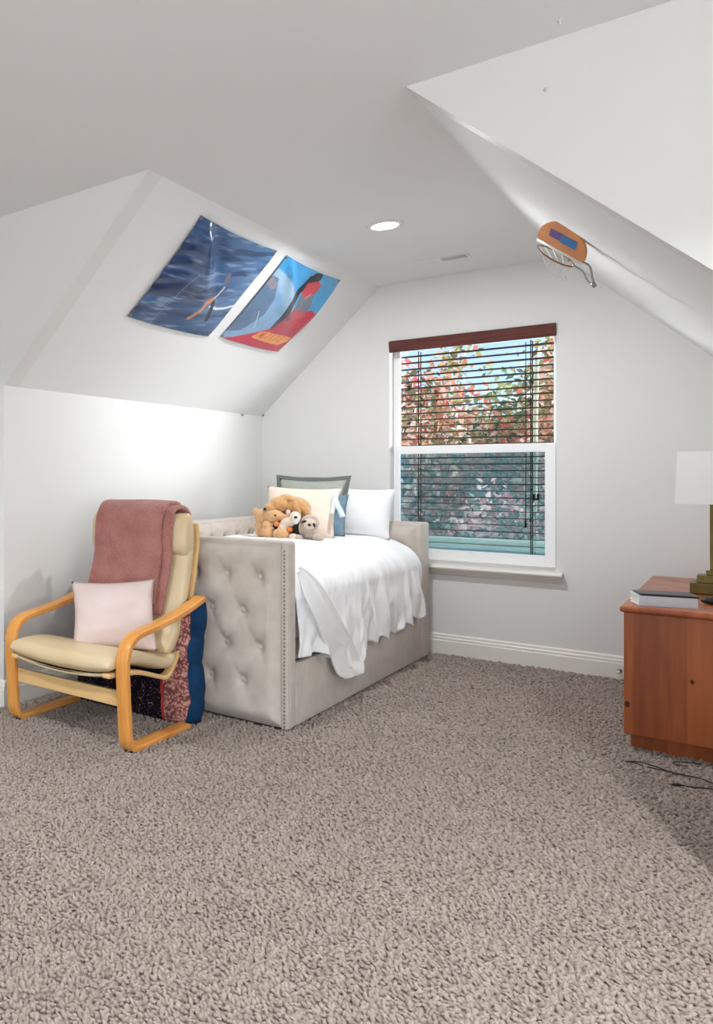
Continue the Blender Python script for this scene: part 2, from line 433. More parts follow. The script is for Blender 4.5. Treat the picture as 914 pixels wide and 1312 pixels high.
box(bm, (WX0, Y0, 0), (WX1, Y1, WZ0)); box(bm, (WX0, Y0, WZ1), (WX1, Y1, 2.8))
struct('wall_back', bm, M['paint'])
bm = bmesh.new(); box(bm, (XA-.12, YA, 0), (XA, YF+.11, ZC)); struct('wall_main_left', bm, M['paint'])
bm = bmesh.new()
box(bm, (XB, YA, 0), (XB+.12, SW[0], ZC)); box(bm, (XB, SW[1], 0), (XB+.12, YF+.11, ZC))
box(bm, (XB, SW[0], 0), (XB+.12, SW[1], SW[2])); box(bm, (XB, SW[0], SW[3]), (XB+.12, SW[1], ZC)); struct('wall_main_right', bm, M['paint'])
# wall behind the camera; its broad window opening is added for light
RW = (-1.9, 1.5, .75, 2.25)
bm = bmesh.new()
box(bm, (XA-.12, YA-.12, 0), (RW[0], YA, ZC)); box(bm, (RW[1], YA-.12, 0), (XB+.12, YA, ZC))
box(bm, (RW[0], YA-.12, 0), (RW[1], YA, RW[2])); box(bm, (RW[0], YA-.12, RW[3]), (RW[1], YA, ZC))
struct('wall_rear', bm, M['paint'])
# roof over everything (keeps sky out)
bm = bmesh.new(); box(bm, (XA-.4, YA-.4, ZC+.25), (XB+.4, YF+.3, ZC+.33)); box(bm, (XL-.4, YF, ZC+.25), (XR+.4, YB+.5, ZC+.33)); struct('roof', bm, M['roof'])

# baseboards: two-step moulded profile
def baseboard(name, a, b, nrm):
    a, b, n = Vector(a), Vector(b), Vector(nrm)
    prof = [(0, 0), (.016, 0), (.016, .098), (.013, .103), (.013, .118), (.009, .124), (.008, .138), (.003, .147), (0, .147)]
    bm = bmesh.new()
    A = [bm.verts.new(a+n*t+Vector((0, 0, z))) for t, z in prof]; B = [bm.verts.new(b+n*t+Vector((0, 0, z))) for t, z in prof]
    k = len(prof)
    for i in range(k): bm.faces.new((A[i], A[(i+1) % k], B[(i+1) % k], B[i]))
    bm.faces.new(A[::-1]); bm.faces.new(B); bmesh.ops.recalc_face_normals(bm, faces=bm.faces)
    return struct(name, bm, M['trim'])
baseboard('baseboard_back', (XK, YB, 0), (XR0, YB, 0), (0, -1, 0))
baseboard('baseboard_left', (XK, YF, 0), (XK, YB, 0), (1, 0, 0))
baseboard('baseboard_right', (XR0, YF, 0), (XR0, YB, 0), (-1, 0, 0))
baseboard('baseboard_front_left', (XA, YF, 0), (XK+.016, YF, 0), (0, -1, 0))
baseboard('baseboard_front_right', (XR0-.016, YF, 0), (XB, YF, 0), (0, -1, 0))

# ------------------------------------------------------------------ window
win = bpy.data.objects.new('window_1', None); COL.objects.link(win); win.location = ((WX0+WX1)/2, YB, WZ0)
tagit(win, 'white double-hung window in the back wall behind dark blinds', 'window', kind='structure')
def ring(bm, x0, x1, z0, z1, y0, y1, l, r, b, t):
    box(bm, (x0, y0, z0), (x0+l, y1, z1)); box(bm, (x1-r, y0, z0), (x1, y1, z1))
    box(bm, (x0+l, y0, z0), (x1-r, y1, z0+b)); box(bm, (x0+l, y0, z1-t), (x1-r, y1, z1))
bm = bmesh.new(); ring(bm, WX0, WX1, WZ0+.025, WZ1, 6.20, 6.31, .014, .012, .035, .02); obj('frame', bm, M['vinyl'], win, False, mods=[BEV(.003)])
fx0, fx1 = WX0+.014, WX1-.012
bm = bmesh.new(); ring(bm, fx0, fx1, 1.405, WZ1-.02, 6.195, 6.212, .034, .014, .055, .035); s = obj('upper_sash', bm, M['vinyl'], win, False, mods=[BEV(.003)])
bm = bmesh.new(); box(bm, (fx0+.005, 6.284, 1.42), (fx1-.005, 6.288, WZ1-.03)); obj('pane', bm, M['glass'], s, False)
bm = bmesh.new(); ring(bm, fx0, fx1, WZ0+.05, 1.462, 6.172, 6.196, .036, .058, .075, .058); s = obj('lower_sash', bm, M['vinyl'], win, False, mods=[BEV(.003)])
bm = bmesh.new(); box(bm, (fx0+.005, 6.290, WZ0+.06), (fx1-.005, 6.294, 1.43)); obj('pane', bm, M['glass'], s, False)
bm = bmesh.new()
for x in (-1.056, -1.034): box(bm, (x-.007, 6.196, 1.085), (x+.007, 6.206, 1.125))
box(bm, (-1.06, 6.2, 1.085), (-1.03, 6.206, 1.098)); o = obj('latch', bm, M['rubber'], s, False); o['label'] = 'small black latch on the lower sash'
bm = bmesh.new(); box(bm, (fx0, 6.303, WZ0+.05), (fx1, 6.305, 1.44)); o = obj('insect_screen', bm, M['screen'], win, False)
# stool and apron
bm = bmesh.new()
pr = [(6.185, .598), (6.185, .628), (6.062, .628), (6.050, .622), (6.046, .612), (6.050, .602), (6.060, .598)]
prism(bm, [(y, z) for y, z in pr], 'x', -1.955, -.885)
sill = obj('sill', bm, M['trim'], win, False, mods=[BEV(.002)])
bm = bmesh.new(); prism(bm, [(6.11, .598), (6.066, .598), (6.070, .59), (6.084, .578), (6.096, .562), (6.11, .555)], 'x', -1.94, -.90)
obj('apron', bm, M['trim'], win, False)

# ------------------------------------------------------------------ blinds
bl = thing('window_blind', ((WX0+WX1)/2, 6.247, .64), 'dark brown wooden slat blind hanging open inside the window', 'blind')
bm = bmesh.new()
prism(bm, [(6.150, 2.222), (6.085, 2.222), (6.080, 2.205), (6.090, 2.165), (6.096, 2.142), (6.106, 2.142), (6.150, 2.165)], 'x', WX0+.002, WX1-.002)
o = obj('valance', bm, M['valance'], bl, False, mods=[BEV(.002)])
bm = bmesh.new(); z = 2.118; sx0, sx1 = WX0+.018, WX1-.016; k = 0
while z > .73:
    a = math.radians(random.uniform(3.0, 6.5)); dz = .025*math.sin(a)
    nseg = 8
    for (e0, e1) in ((-1, 1),):
        top, bot = [], []
        for i in range(nseg+1):
            t = i/nseg*2-1; yy = 6.247+t*.025; zz = z-t*dz+.0022*(1-t*t)
            top.append((yy, zz+.0014)); bot.append((yy, zz-.0014))
        prism(bm, top+bot[::-1], 'x', sx0, sx1)
    z -= .0465; k += 1
obj('slats', bm, M['slat'], bl, True, mods=[])
bm = bmesh.new(); box(bm, (sx0, 6.225, .672), (sx1, 6.268, .690)); o = obj('bottom_rail', bm, M['slat'], bl, False, mods=[BEV(.003)])
for x in (-1.756, -1.078):
    bm = bmesh.new()
    for y in (6.221, 6.273): box(bm, (x-.0028, y-.001, .68), (x+.0028, y+.001, 2.15))
    obj('ladder_tape', bm, M['cord'], bl, False)
bm = bmesh.new(); tube(bm, [(-1.105, 6.216, 2.14), (-1.104, 6.216, 1.4), (-1.105, 6.216, .95)], .0022, 6); tube(bm, [(-1.105, 6.216, .96), (-1.105, 6.216, .90)], lambda t: .004+.003*t, 8)
obj('pull_cord', bm, M['cord'], bl)

# ------------------------------------------------------------------ ceiling fittings
def downlight(x, y, label):
    t = thing('recessed_downlight', (x, y, ZC), label, 'ceiling light', 'recessed downlights')
    bm = bmesh.new(); lathe(bm, [(.066, -.002), (.070, -.008), (.092, -.006), (.096, -.0005), (.094, .0)], (x, y, ZC), 48)
    obj('trim_ring', bm, M['plastic'], t)
    bm = bmesh.new(); lathe(bm, [(.001, -.0135), (.05, -.012), (.066, -.007), (.066, -.001)], (x, y, ZC), 40)
    obj('lens', bm, M['lens'], t)
    return t
LIGHTS = [(-1.482, 4.645, 'round white recessed light in the dormer ceiling before the window')]
for a in LIGHTS: downlight(*a)
v = thing('ceiling_vent', (-1.455, 5.63, ZC), 'narrow white slotted air vent in the ceiling near the back wall', 'vent')
bm = bmesh.new(); ring(bm, -1.615, -1.295, 0, 1, 0, 1, .012, .012, .1, .1); bm.free()
bm = bmesh.new()
for lo, hi in (((-1.61, 5.578), (-1.30, 5.590)), ((-1.61, 5.670), (-1.30, 5.682)), ((-1.61, 5.590), (-1.598, 5.670)), ((-1.312, 5.590), (-1.30, 5.670)), ((-1.46, 5.59), (-1.45, 5.67))):
    box(bm, (*lo, ZC-.006), (*hi, ZC-.0002))
obj('frame', bm, M['plastic'], v, False, mods=[BEV(.001)])
bm = bmesh.new(); box(bm, (-1.6, 5.588, ZC-.0015), (-1.31, 5.672, ZC-.0003)); o = obj('duct_opening', bm, M['dark'], v, False)
bm = bmesh.new()
for i in range(7):
    y = 5.596+i*.0112
    T = Matrix.Translation((-1.529, y, ZC-.004)) @ Matrix.Rotation(-.12, 4, 'X'); box(bm, (-.069, -.0058, -.0006), (.069, .0058, .0006), T)
    T = Matrix.Translation((-1.381, y, ZC-.004)) @ Matrix.Rotation(1.05, 4, 'X'); box(bm, (-.069, -.0058, -.0006), (.069, .0058, .0006), T)
obj('louvers', bm, M['plastic'], v, False)

def hook(name, c, axis, label, cat='hook'):
    bm = bmesh.new(); n = Vector(axis)
    tube(bm, [Vector(c), Vector(c)+n*.003], .007, 12); tube(bm, smooth_path([Vector(c)+n*.004, Vector(c)+n*.008+Vector((0, 0, -.004)), Vector(c)+n*.010+Vector((.003, 0, .001))], 5), .0022, 8)
    return tagit(obj(name, bm, M['plastic']), label, cat)
hook('wall_hook', (-.486, YF, 2.489), (0, -1, 0), 'tiny white hook on the wall right of the dormer opening')
hook('ceiling_hook', (-.433, 2.932, ZC), (0, 0, -1), 'tiny white hook on the ceiling near the dormer opening')
def nail(c, n, label):
    n = Vector(n); c = Vector(c); bm = bmesh.new(); tube(bm, [c-n*.003, c+n*.018], .0035, 10); tube(bm, [c+n*.016, c+n*.02], .009, 12)
    tagit(obj('wall_nail', bm, M['steel']), label, 'nail')
nail((-2.872, YB, 1.739), (0, -1, 0), 'small dark nail in the corner of the back wall')
nail((XK, 5.745, 1.722), (1, 0, 0), 'small dark nail at the top of the left wall')
ds = thing('door_stop', (-.604, 6.094, .06), 'small spring door stop with white tip on the baseboard beside the wooden chest', 'door stop')
bm = bmesh.new(); tube(bm, [(-.604+.006*math.cos(t), 6.094-.0022*t/2.2, .06+.006*math.sin(t)) for t in np.linspace(0, 2*PI*9, 120)], .0014, 6); tube(bm, [(-.604, 6.094, .06), (-.604, 6.09, .06)], .012, 16)
obj('spring', bm, M['steel'], ds)
bm = bmesh.new(); lathe(bm, [(.004, 0), (.009, .002), (.009, .014), (.006, .019)], (-.604, 6.038, .06), 16, Matrix.Rotation(PI/2, 4, 'X')); obj('tip', bm, M['plastic'], ds)

# ------------------------------------------------------------------ posters pinned to the left slope
def vnoise(x, y, seed=0):
    """value noise on arrays"""
    xi, yi = np.floor(x).astype(int), np.floor(y).astype(int); fx, fy = x-xi, y-yi
    h = lambda a, b: np.modf(np.abs(np.sin(a*127.1+b*311.7+seed*74.7)*43758.5453))[0]
    fx = fx*fx*(3-2*fx); fy = fy*fy*(3-2*fy)
    return (h(xi, yi)*(1-fx)+h(xi+1, yi)*fx)*(1-fy)+(h(xi, yi+1)*(1-fx)+h(xi+1, yi+1)*fx)*fy
def fbm(x, y, s=0, o=4):
    r = 0; a = .5
    for i in range(o): r = r+a*vnoise(x*2**i, y*2**i, s+i); a *= .5
    return r
def L3(r, g, b): return np.array(lin(r, g, b)[:3])
def capsule(U, V, pts, rad):
    d = np.full(U.shape, 9.0)
    for (a, b), (c, e) in zip(pts, pts[1:]):
        L = max(1e-9, (c-a)**2+(e-b)**2); t = np.clip(((U-a)*(c-a)+(V-b)*(e-b))/L, 0, 1)
        d = np.minimum(d, np.hypot(U-a-t*(c-a), V-b-t*(e-b)))
    return np.clip((rad-d)/.008+.5, 0, 1)
def polymask(U, V, poly):
    ins = np.zeros(U.shape, bool); n = len(poly)
    for i in range(n):
        (x1, y1), (x2, y2) = poly[i], poly[(i+1) % n]
        c = ((y1 > V) != (y2 > V)) & (U < (x2-x1)*(V-y1)/((y2-y1) if y2 != y1 else 1e-9)+x1)
        ins ^= c
    return ins.astype(float)
def over(C, m, col): return C*(1-m[..., None])+np.asarray(col)*m[..., None]

def art_sea(U, V):
    w = fbm(U*2.6, V*13+U*2.5, 1); w2 = fbm(U*5, V*30+U*6, 5)
    C = L3(26, 60, 112)[None, None]*np.ones(U.shape+(1,))
    C = over(C, np.clip(U*.75+(1-V)*.35-.25, 0, 1), L3(98, 136, 182))
    C = over(C, np.clip((V-.55)*1.2, 0, .6), L3(44, 84, 124))
    C = over(C, np.clip((w-.52)*3.0, 0, .7), L3(94, 126, 166))
    C = over(C, np.clip((w2-.56)*3.5, 0, .55), L3(150, 174, 204))
    C = over(C, np.clip((.40-w)*4, 0, .6), L3(12, 28, 62))
    C = over(C, capsule(U, V, [(.30, .42), (.27, .7), (.24, 1.0)], .004)*.6, L3(120, 150, 190))
    C = over(C, capsule(U, V, [(.69, .67), (.80, .685), (.90, .664), (1.02, .61)], .012), L3(226, 232, 238))
    C = over(C, capsule(U, V, [(.66, .60), (.69, .545), (.70, .46)], .008)*.9, L3(206, 214, 224))
    C = over(C, capsule(U, V, [(.69, .62), (.74, .70), (.80, .82)], .022), L3(14, 22, 40))
    C = over(C, capsule(U, V, [(.575, .84), (.60, .78), (.62, .72), (.61, .65), (.66, .60)], .020), L3(206, 140, 108))
    C = over(C, capsule(U, V, [(.60, .64), (.64, .60)], .018), L3(216, 120, 60))
    C = over(C, capsule(U, V, [(.67, .41), (.655, .34)], .020), L3(122, 108, 112))
    return C
def art_red(U, V):
    w = fbm(U*4, V*4, 3); w2 = fbm(U*14+V*6, V*14, 9)
    C = L3(64, 150, 206)[None, None]*np.ones(U.shape+(1,))
    C = over(C, np.clip((U-.3)*1.2, 0, .6), L3(96, 176, 222))
    # pale bowl on the lower left, slate inside
    r = np.hypot((U+.06)/1.0, (V-.98)/1.0)
    C = over(C, np.clip((.86-r)/.03, 0, 1), L3(158, 190, 216))
    C = over(C, np.clip((.74-r)/.05, 0, 1)*.9, L3(126, 164, 200))
    C = over(C, polymask(U, V, [(-.05, .22), (.10, .22), (.24, .42), (.27, .62), (.16, .86), (-.05, .93)])*.85, L3(92, 112, 140))
    C = over(C, capsule(U, V, [(.02, .28), (.10, .30)], .045)*.8, L3(150, 138, 150))
    C = over(C, capsule(U, V, [(.18, .60), (.30, .78)], .004), L3(190, 204, 220))
    # figure: dark back, red torso, grey bands
    C = over(C, polymask(U, V, [(.50, .06), (.62, .02), (.68, .12), (.60, .14), (.52, .26), (.55, .42), (.66, .62), (.60, .78), (.52, .78), (.50, .56), (.44, .38), (.44, .26)]), L3(46, 52, 66))
    C = over(C, polymask(U, V, [(.53, .15), (.66, .07), (.76, .12), (.76, .22), (.66, .30), (.54, .27)]), L3(206, 76, 88))
    C = over(C, polymask(U, V, [(.55, .27), (.66, .30), (.76, .24), (.86, .38), (.80, .46), (.62, .46)]), L3(104, 116, 134))
    C = over(C, polymask(U, V, [(.60, .44), (.80, .44), (.90, .40), (1.05, .44), (1.05, .80), (.58, .78), (.56, .66)]), L3(200, 66, 86))
    C = over(C, polymask(U, V, [(.62, .40), (.66, .52), (.72, .66), (.64, .72), (.58, .60)])*np.clip((w2-.35)*5, 0, 1), L3(90, 66, 84))
    C = over(C, capsule(U, V, [(.84, .56), (.88, .62)], .02), L3(214, 196, 204))
    C = over(C, capsule(U, V, [(.58, .06), (.63, .05)], .05), L3(38, 40, 48))
    C = over(C, capsule(U, V, [(.66, .30), (.69, .24)], .008), L3(214, 170, 176))
    C = C*(.82+.36*w[..., None])*(.9+.2*w2[..., None])
    # red ground with orange brush-script strokes
    g = V-(.98-.62*np.clip(U-.05, 0, 1)**1.15)
    C = over(C, np.clip(g/.02, 0, 1)*(U > .03), L3(196, 40, 70))
    C = over(C, polymask(U, V, [(.37, .89), (.43, .80), (.55, .775), (.99, .78), (.97, .84), (.86, .92)])*np.clip((w2-.18)*6, 0, 1), L3(240, 156, 76))
    for a in (.47, .54, .62, .69, .78, .86):
        C = over(C, capsule(U, V, [(a, .79), (a-.035, .86)], .010), L3(226, 108, 62))
    return C

def poster(y0, w, s_top, h, art, fold, label, mt):
    cu = Vector((0, 1, 0)); cd = Vector((-1, 0, -1)).normalized(); nn = Vector((1, 0, -1)).normalized()
    top = Vector((XK, 0, ZK))+Vector((1, 0, 1)).normalized()*s_top
    nu, nv = 230, 170
    u = np.linspace(0, 1, nu); vv = np.linspace(0, 1, nv); U, V = np.meshgrid(u, vv)
    F = fold(U, V)                      # height off the slope
    # edges sag a little between the pins
    du = .0*U; dv = .018*np.sin(PI*U)*(1-V)*1.0-.012*np.sin(PI*U)*V*-1.0
    P = np.zeros((nv, nu, 3))
    for k in range(3):
        P[..., k] = top[k]+cu[k]*(y0+w*(U+du-.012*np.sin(PI*V)*(U > .5)*(U-.5)*2+.014*np.sin(PI*V)*(U < .5)*(.5-U)*2))+cd[k]*(h*V+h*dv)+nn[k]*(.004+F)
    C = art(U, V)
    me = bpy.data.meshes.new('poster')
    vs = P.reshape(-1, 3)
    idx = (np.arange(nv-1)[:, None]*nu+np.arange(nu-1)[None]).ravel()
    faces = np.stack([idx, idx+1, idx+nu+1, idx+nu], 1)
    me.from_pydata(vs.tolist(), [], faces.tolist())
    at = me.color_attributes.new('Col', 'FLOAT_COLOR', 'POINT')
    cc = np.ones((nu*nv, 4), np.float32); cc[:, :3] = np.clip(C.reshape(-1, 3), 0, 1); at.data.foreach_set('color', cc.ravel())
    o = obj('wall_poster', me, mt, mods=[dict(type='SOLIDIFY', thickness=.0012, offset=0)])
    tagit(o, label, 'poster')
    for gu, gv in ((.014, .02), (.986, .02), (.986, .98), (.014, .98)):
        i, j = int(gv*(nv-1)), int(gu*(nu-1)); c = Vector(P[j*0+i, j])+nn*.002
        Mx = nn.to_track_quat('Z', 'Y').to_matrix().to_4x4()
        bm = bmesh.new(); lathe(bm, [(.0095, -.001), (.010, .001), (.007, .0025), (.0035, .0015), (.0028, .004), (.0, .005) if False else (.001, .005)], c, 18, Mx)
        obj('grommet', bm, M['nail'], o)
    return o
def foldA(U, V):
    # tent from the top-left pin running down towards the lower right
    t = np.clip(U*.62+V*.78, 0, 1.2); d = U*.78-V*.62
    ridge = .060*np.exp(-((d-.03)/(.05+.10*t))**2)*np.clip(t*5, 0, 1)*np.clip(1.15-t, 0, 1)
    val = -.022*np.exp(-((d-.17)/.07)**2)*np.clip(t*3, 0, 1)*np.clip(1.0-t, 0, 1)
    wv = .0035*np.sin(V*46+U*18)*np.exp(-((U-.03)/.14)**2)*np.clip(V*4, 0, 1)
    sag = .020*np.sin(PI*np.clip(U, 0, 1))*np.sin(PI*np.clip(V, 0, 1))
    pinch = np.clip(np.minimum(np.hypot(U, V), np.minimum(np.hypot(1-U, V), np.minimum(np.hypot(U, 1-V), np.hypot(1-U, 1-V))))*8, 0, 1)
    return np.maximum(0, (.006+ridge+val+wv+sag+.004*fbm(U*3, V*3, 2))*pinch)
def foldB(U, V):
    t = np.clip(U*.62+V*.78, 0, 1.2); d = U*.72-V*.69
    ridge = .036*np.exp(-((d-.05)/(.03+.07*t))**2)*np.clip(t*5, 0, 1)*np.clip(1.1-t, 0, 1)
    sag = .024*np.sin(PI*U)*np.sin(PI*V)
    curl = .03*np.exp(-((U-1)/.12)**2)*np.exp(-((V-.45)/.3)**2)
    pinch = np.clip(np.minimum(np.hypot(U, V), np.minimum(np.hypot(1-U, V), np.minimum(np.hypot(U, 1-V), np.hypot(1-U, 1-V))))*8, 0, 1)
    return np.maximum(0, (.006+ridge+sag+curl+.004*fbm(U*3, V*3, 6))*pinch)
M['vinyl_print'] = attr_mat('printed_vinyl', .24, .6)
poster(3.61, .89, 1.206, .64, art_sea, foldA, 'dark blue ocean wave poster with a small figure, pinned nearer the room', M['vinyl_print'])
poster(4.63, .85, 1.206, .62, art_red, foldB, 'bright blue and red poster with orange lettering, pinned nearer the window', M['vinyl_print'])

# ------------------------------------------------------------------ toy hoop on the right slope
hp = thing('toy_basketball_hoop', (-.645, 4.36, 2.33), 'small orange and blue toy basketball hoop hanging off the right ceiling slope', 'toy hoop')
e1 = Vector((.1585, .0, -.152)).normalized(); A0 = Vector((-.735, 4.41, 2.374)); B0 = Vector((-.562, 4.41, 2.222))
mid = (A0+B0)/2; half = (B0-A0).length/2; up = Vector((.045, -.14, .058)); nb = (B0-A0).cross(up).normalized()
bm = bmesh.new()
pts = [A0-up*.16, B0-up*.16]
arc = [mid+(B0-A0).normalized()*half*1.02*math.cos(t)+up*(abs(math.sin(t))**.8) for t in np.linspace(0, PI, 28)]
loop = [A0-up*.12+e1*.008, B0-up*.12-e1*.008][::-1]+[]
out = [B0-up*.12-e1*.008]+arc+[A0-up*.12+e1*.008]
F = [bm.verts.new(p-nb*.005) for p in out]; G = [bm.verts.new(p+nb*.005) for p in out]
bm.faces.new(F); bm.faces.new(G[::-1])
for i in range(len(out)): bm.faces.new((F[i], G[i], G[(i+1) % len(out)], F[(i+1) % len(out)]))
bmesh.ops.recalc_face_normals(bm, faces=bm.faces)
bd = obj('backboard', bm, M['hoop_or'], hp, False, mods=[BEV(.002)])
# which side faces the room: towards the camera side (-y, down)
side = nb if nb.dot(Vector((.5, -3.5, -1))) > 0 else -nb
def decal(name, s0, s1, t0, t1, m):
    bm = bmesh.new(); d = (B0-A0)
    Q = [A0+d*s+up*t for s, t in ((s0, t0), (s1, t0), (s1, t1), (s0, t1))]
    a = [bm.verts.new(q+side*.0052) for q in Q]; b = [bm.verts.new(q+side*.0062) for q in Q]
    bm.faces.new(a); bm.faces.new(b[::-1])
    for i in range(4): bm.faces.new((a[i], b[i], b[(i+1) % 4], a[(i+1) % 4]))
    bmesh.ops.recalc_face_normals(bm, faces=bm.faces); obj(name, bm, m, bd, False)
decal('print_panel', .22, .46, .30, .62, M['hoop_pu']); decal('print_panel', .46, .78, .26, .62, M['hoop_bl'])
bm = bmesh.new(); d = B0-A0
q = [A0+d*.02-up*.14, A0+d*.98-up*.14]
tube(bm, [q[0], q[1]], .010, 10); o = obj('edge_guard', bm, M['plastic'], bd); o['label'] = 'white padded lower edge'
down = Vector((-.6, .1, -.75)).normalized(); rc = mid-up*.2+down*.022-e1*.004
bm = bmesh.new(); ex = e1*.088; ey = down*.024+Vector((0, -1, 0))*.07
tube(bm, [rc+ex*math.cos(t)+ey*math.sin(t) for t in np.linspace(0, 2*PI, 40)[:-1]], .0035, 8, closed=True)
for s in (-.75, .75): tube(bm, [mid-up*.16+e1*.06*s, rc+ex*s*.8-ey*.55], .0032, 8)
obj('rim', bm, M['brasswire'], hp)
bm = bmesh.new()
for i in range(12):
    t = 2*PI*i/12; p = rc+ex*math.cos(t)+ey*math.sin(t); w = rc+ex*.62*math.cos(t+.5)+ey*.7*math.sin(t+.5)+down*.035+e1*.03
    x = rc+ex*.55*math.cos(t)+ey*.55*math.sin(t)+down*.06+e1*.06
    tube(bm, [p, w, x], .0016, 5)
obj('net', bm, M['net'], hp)
bm = bmesh.new(); c0 = B0-up*.1
tube(bm, smooth_path([c0-e1*.01, c0+e1*.03+down*.0, c0+e1*.075+down*.035, c0+e1*.10+down*.05], 6), .004, 8)
tube(bm, smooth_path([c0-e1*.03+down*.03, c0+e1*.02+down*.03, c0+e1*.06+down*.05, c0+e1*.09+down*.055], 6), .0035, 8)
tube(bm, [c0+e1*.085+down*.05, c0+e1*.105+down*.055], .009, 12)
obj('spring_bracket', bm, M['steel'], hp)
bm = bmesh.new(); s0 = mid+up*.55; tube(bm, [s0, s0+Vector((.707, 0, .707))*.035], .006, 10); o = obj('hanger', bm, M['plastic'], hp)

# ------------------------------------------------------------------ daybed
BX0, BX1 = -2.635, -1.616; NY0, NY1 = 3.69, 3.79; FY0, FY1 = 5.80, 5.965; BH = .928
bed = thing('daybed', (-2.24, 4.83, 0), 'taupe upholstered button-tufted daybed with nailhead trim under the left slope', 'daybed')
DX = .175; BTX0 = -1.765
def btn_list(a0, a1, z0, z1):
    L = []; rows = [.744, .567, .395, .218]
    for r, zz in enumerate(rows):
        a = (BTX0 if r % 2 == 0 else BTX0-DX/2)
        while a > a0+.06:
            if a < a1-.06 and z0+.05 < zz < z1-.05: L.append((a, zz))
            a -= DX
    return L
def tuft(a, z, B, a0, a1, z0, z1, amp):
    e = min(a-a0, a1-a, z-z0, z1-z); k = min(1, max(0, e)/.07); h = amp*(1-(1-k)**2)
    d1 = 9
    for (p, q) in B:
        dx, dz = (a-p), (z-q); d = math.hypot(dx, dz)
        if d < .30:
            h -= amp*.62*math.exp(-(d/.024)**2)+amp*.42*math.exp(-(d/.062)**2)
            # soft diagonal pulls to neighbours
            for sx_, sz_ in ((1, 1), (-1, 1), (1, -1), (-1, -1)):
                L = math.hypot(.0875, .177); ux, uz = sx_*.0875/L, sz_*.177/L
                t = dx*ux+dz*uz; n = abs(dx*uz-dz*ux)
                if 0 < t < L*.55: h -= amp*.20*math.exp(-(n/.012)**2)*(1-t/(L*.55))
    return max(h, .0005)
def panel(name, lo, hi, faces, B=None):
    """upholstered board: box with tufted faces; faces = list of (axis sign) like '-y','+x'"""
    bm = bmesh.new(); box(bm, lo, hi)
    return obj(name, bm, M['bed'], bed, True, mods=[BEV(.018, 4)])
def tufted(name, parent, axis, pos, sgn, a0, a1, z0, z1, B, amp=.042, na=130, nz=110):
    bm = bmesh.new()
    def fn(u, v):
        a = a0+(a1-a0)*u; z = z0+(z1-z0)*v; h = tuft(a, z, B, a0, a1, z0, z1, amp)*sgn
        return (a, pos+h, z) if axis == 'y' else (pos+h, a, z)
    grid(bm, na, nz, fn); bmesh.ops.recalc_face_normals(bm, faces=bm.faces)
    o = obj(name, bm, M['bed'], parent)
    for (p, q) in B:
        b2 = bmesh.new(); h = (tuft(p, q, B, a0, a1, z0, z1, amp)+.002)*sgn
        c = (p, pos+h, q) if axis == 'y' else (pos+h, p, q)
        R = Matrix.Rotation(PI/2*(1 if sgn < 0 else -1), 4, 'X') if axis == 'y' else Matrix.Rotation(PI/2*sgn, 4, 'Y')
        lathe(b2, [(.011, -.004), (.0125, 0), (.010, .004), (.005, .0062), (.001, .0068)], c, 16, R); obj('button', b2, M['bed'], o)
    return o
# near arm (its outer face is the big tufted face in view)
arm = panel('near_arm', (BX0, NY0+.022, .012), (BX1, NY1, BH), [])
tufted('tufted_face', arm, 'y', NY0+.026, -1, BX0+.03, BX1-.035, .02, BH-.02, btn_list(BX0, BX1, .03, BH-.02))
bm = bmesh.new(); box(bm, (BX1-.040, NY0+.012, .014), (BX1-.004, NY0+.06, BH-.004)); o = obj('border', bm, M['bed'], arm, True, mods=[BEV(.008, 3)])
bm = bmesh.new(); z = .03
while z < BH-.03:
    bmesh.ops.create_uvsphere(bm, u_segments=8, v_segments=6, radius=.0058, matrix=Matrix.Translation((BX1-.022, NY0+.012, z)) @ Matrix.Diagonal((1, .5, 1, 1))); z += .0185
obj('nailhead_trim', bm, M['nail'], arm)
# front edge piping of near arm
arm2 = panel('far_arm', (BX0, FY0, .012), (BX1, FY1, BH), [])
tufted('tufted_face', arm2, 'y', FY0+.004, -1, BX0+.05, BX1-.03, .30, BH-.02, [b for b in btn_list(BX0, BX1, .3, BH-.02) if b[1] > .5], na=90, nz=50, amp=.026)
bk = panel('back_panel', (BX0-.005, NY1-.02, .10), (BX0+.085, FY0+.02, BH+.028), [])
Bb = []
for r, zz in enumerate((.83, .69, .55)):
    a = NY1+.15+(DX/2 if r % 2 else 0)
    while a < FY0-.08: Bb.append((a, zz)); a += DX
tufted('tufted_face', bk, 'x', BX0+.082, 1, NY1+.005, FY0-.005, .40, BH+.012, Bb, na=170, nz=50, amp=.03)
bm = bmesh.new(); box(bm, (BX1-.07, NY1-.005, .33), (BX1-.025, FY0+.005, .44)); obj('front_rail', bm, M['bed'], bed, True, mods=[BEV(.012, 3)])
bm = bmesh.new(); box(bm, (BX1-.045, NY1+.012, .012), (BX1-.005, FY0+.06, .322)); o = obj('trundle_drawer', bm, M['bed'], bed, True, mods=[BEV(.010, 3)])
bm = bmesh.new(); box(bm, (BX0+.05, NY1, .05), (BX1-.05, FY0, .34)); obj('slat_base', bm, M['dark'], bed, False)
def mf(): 
    bm = bmesh.new(); box(bm, (BX0+.10, NY1+.01, .36), (BX1-.03, FY0-.035, .70)); return bm
mt = tagit(obj('mattress', mf(), M['white2'], mods=[BEV(.05, 4)]), 'white mattress of the daybed hidden under the white coverlet', 'mattress')

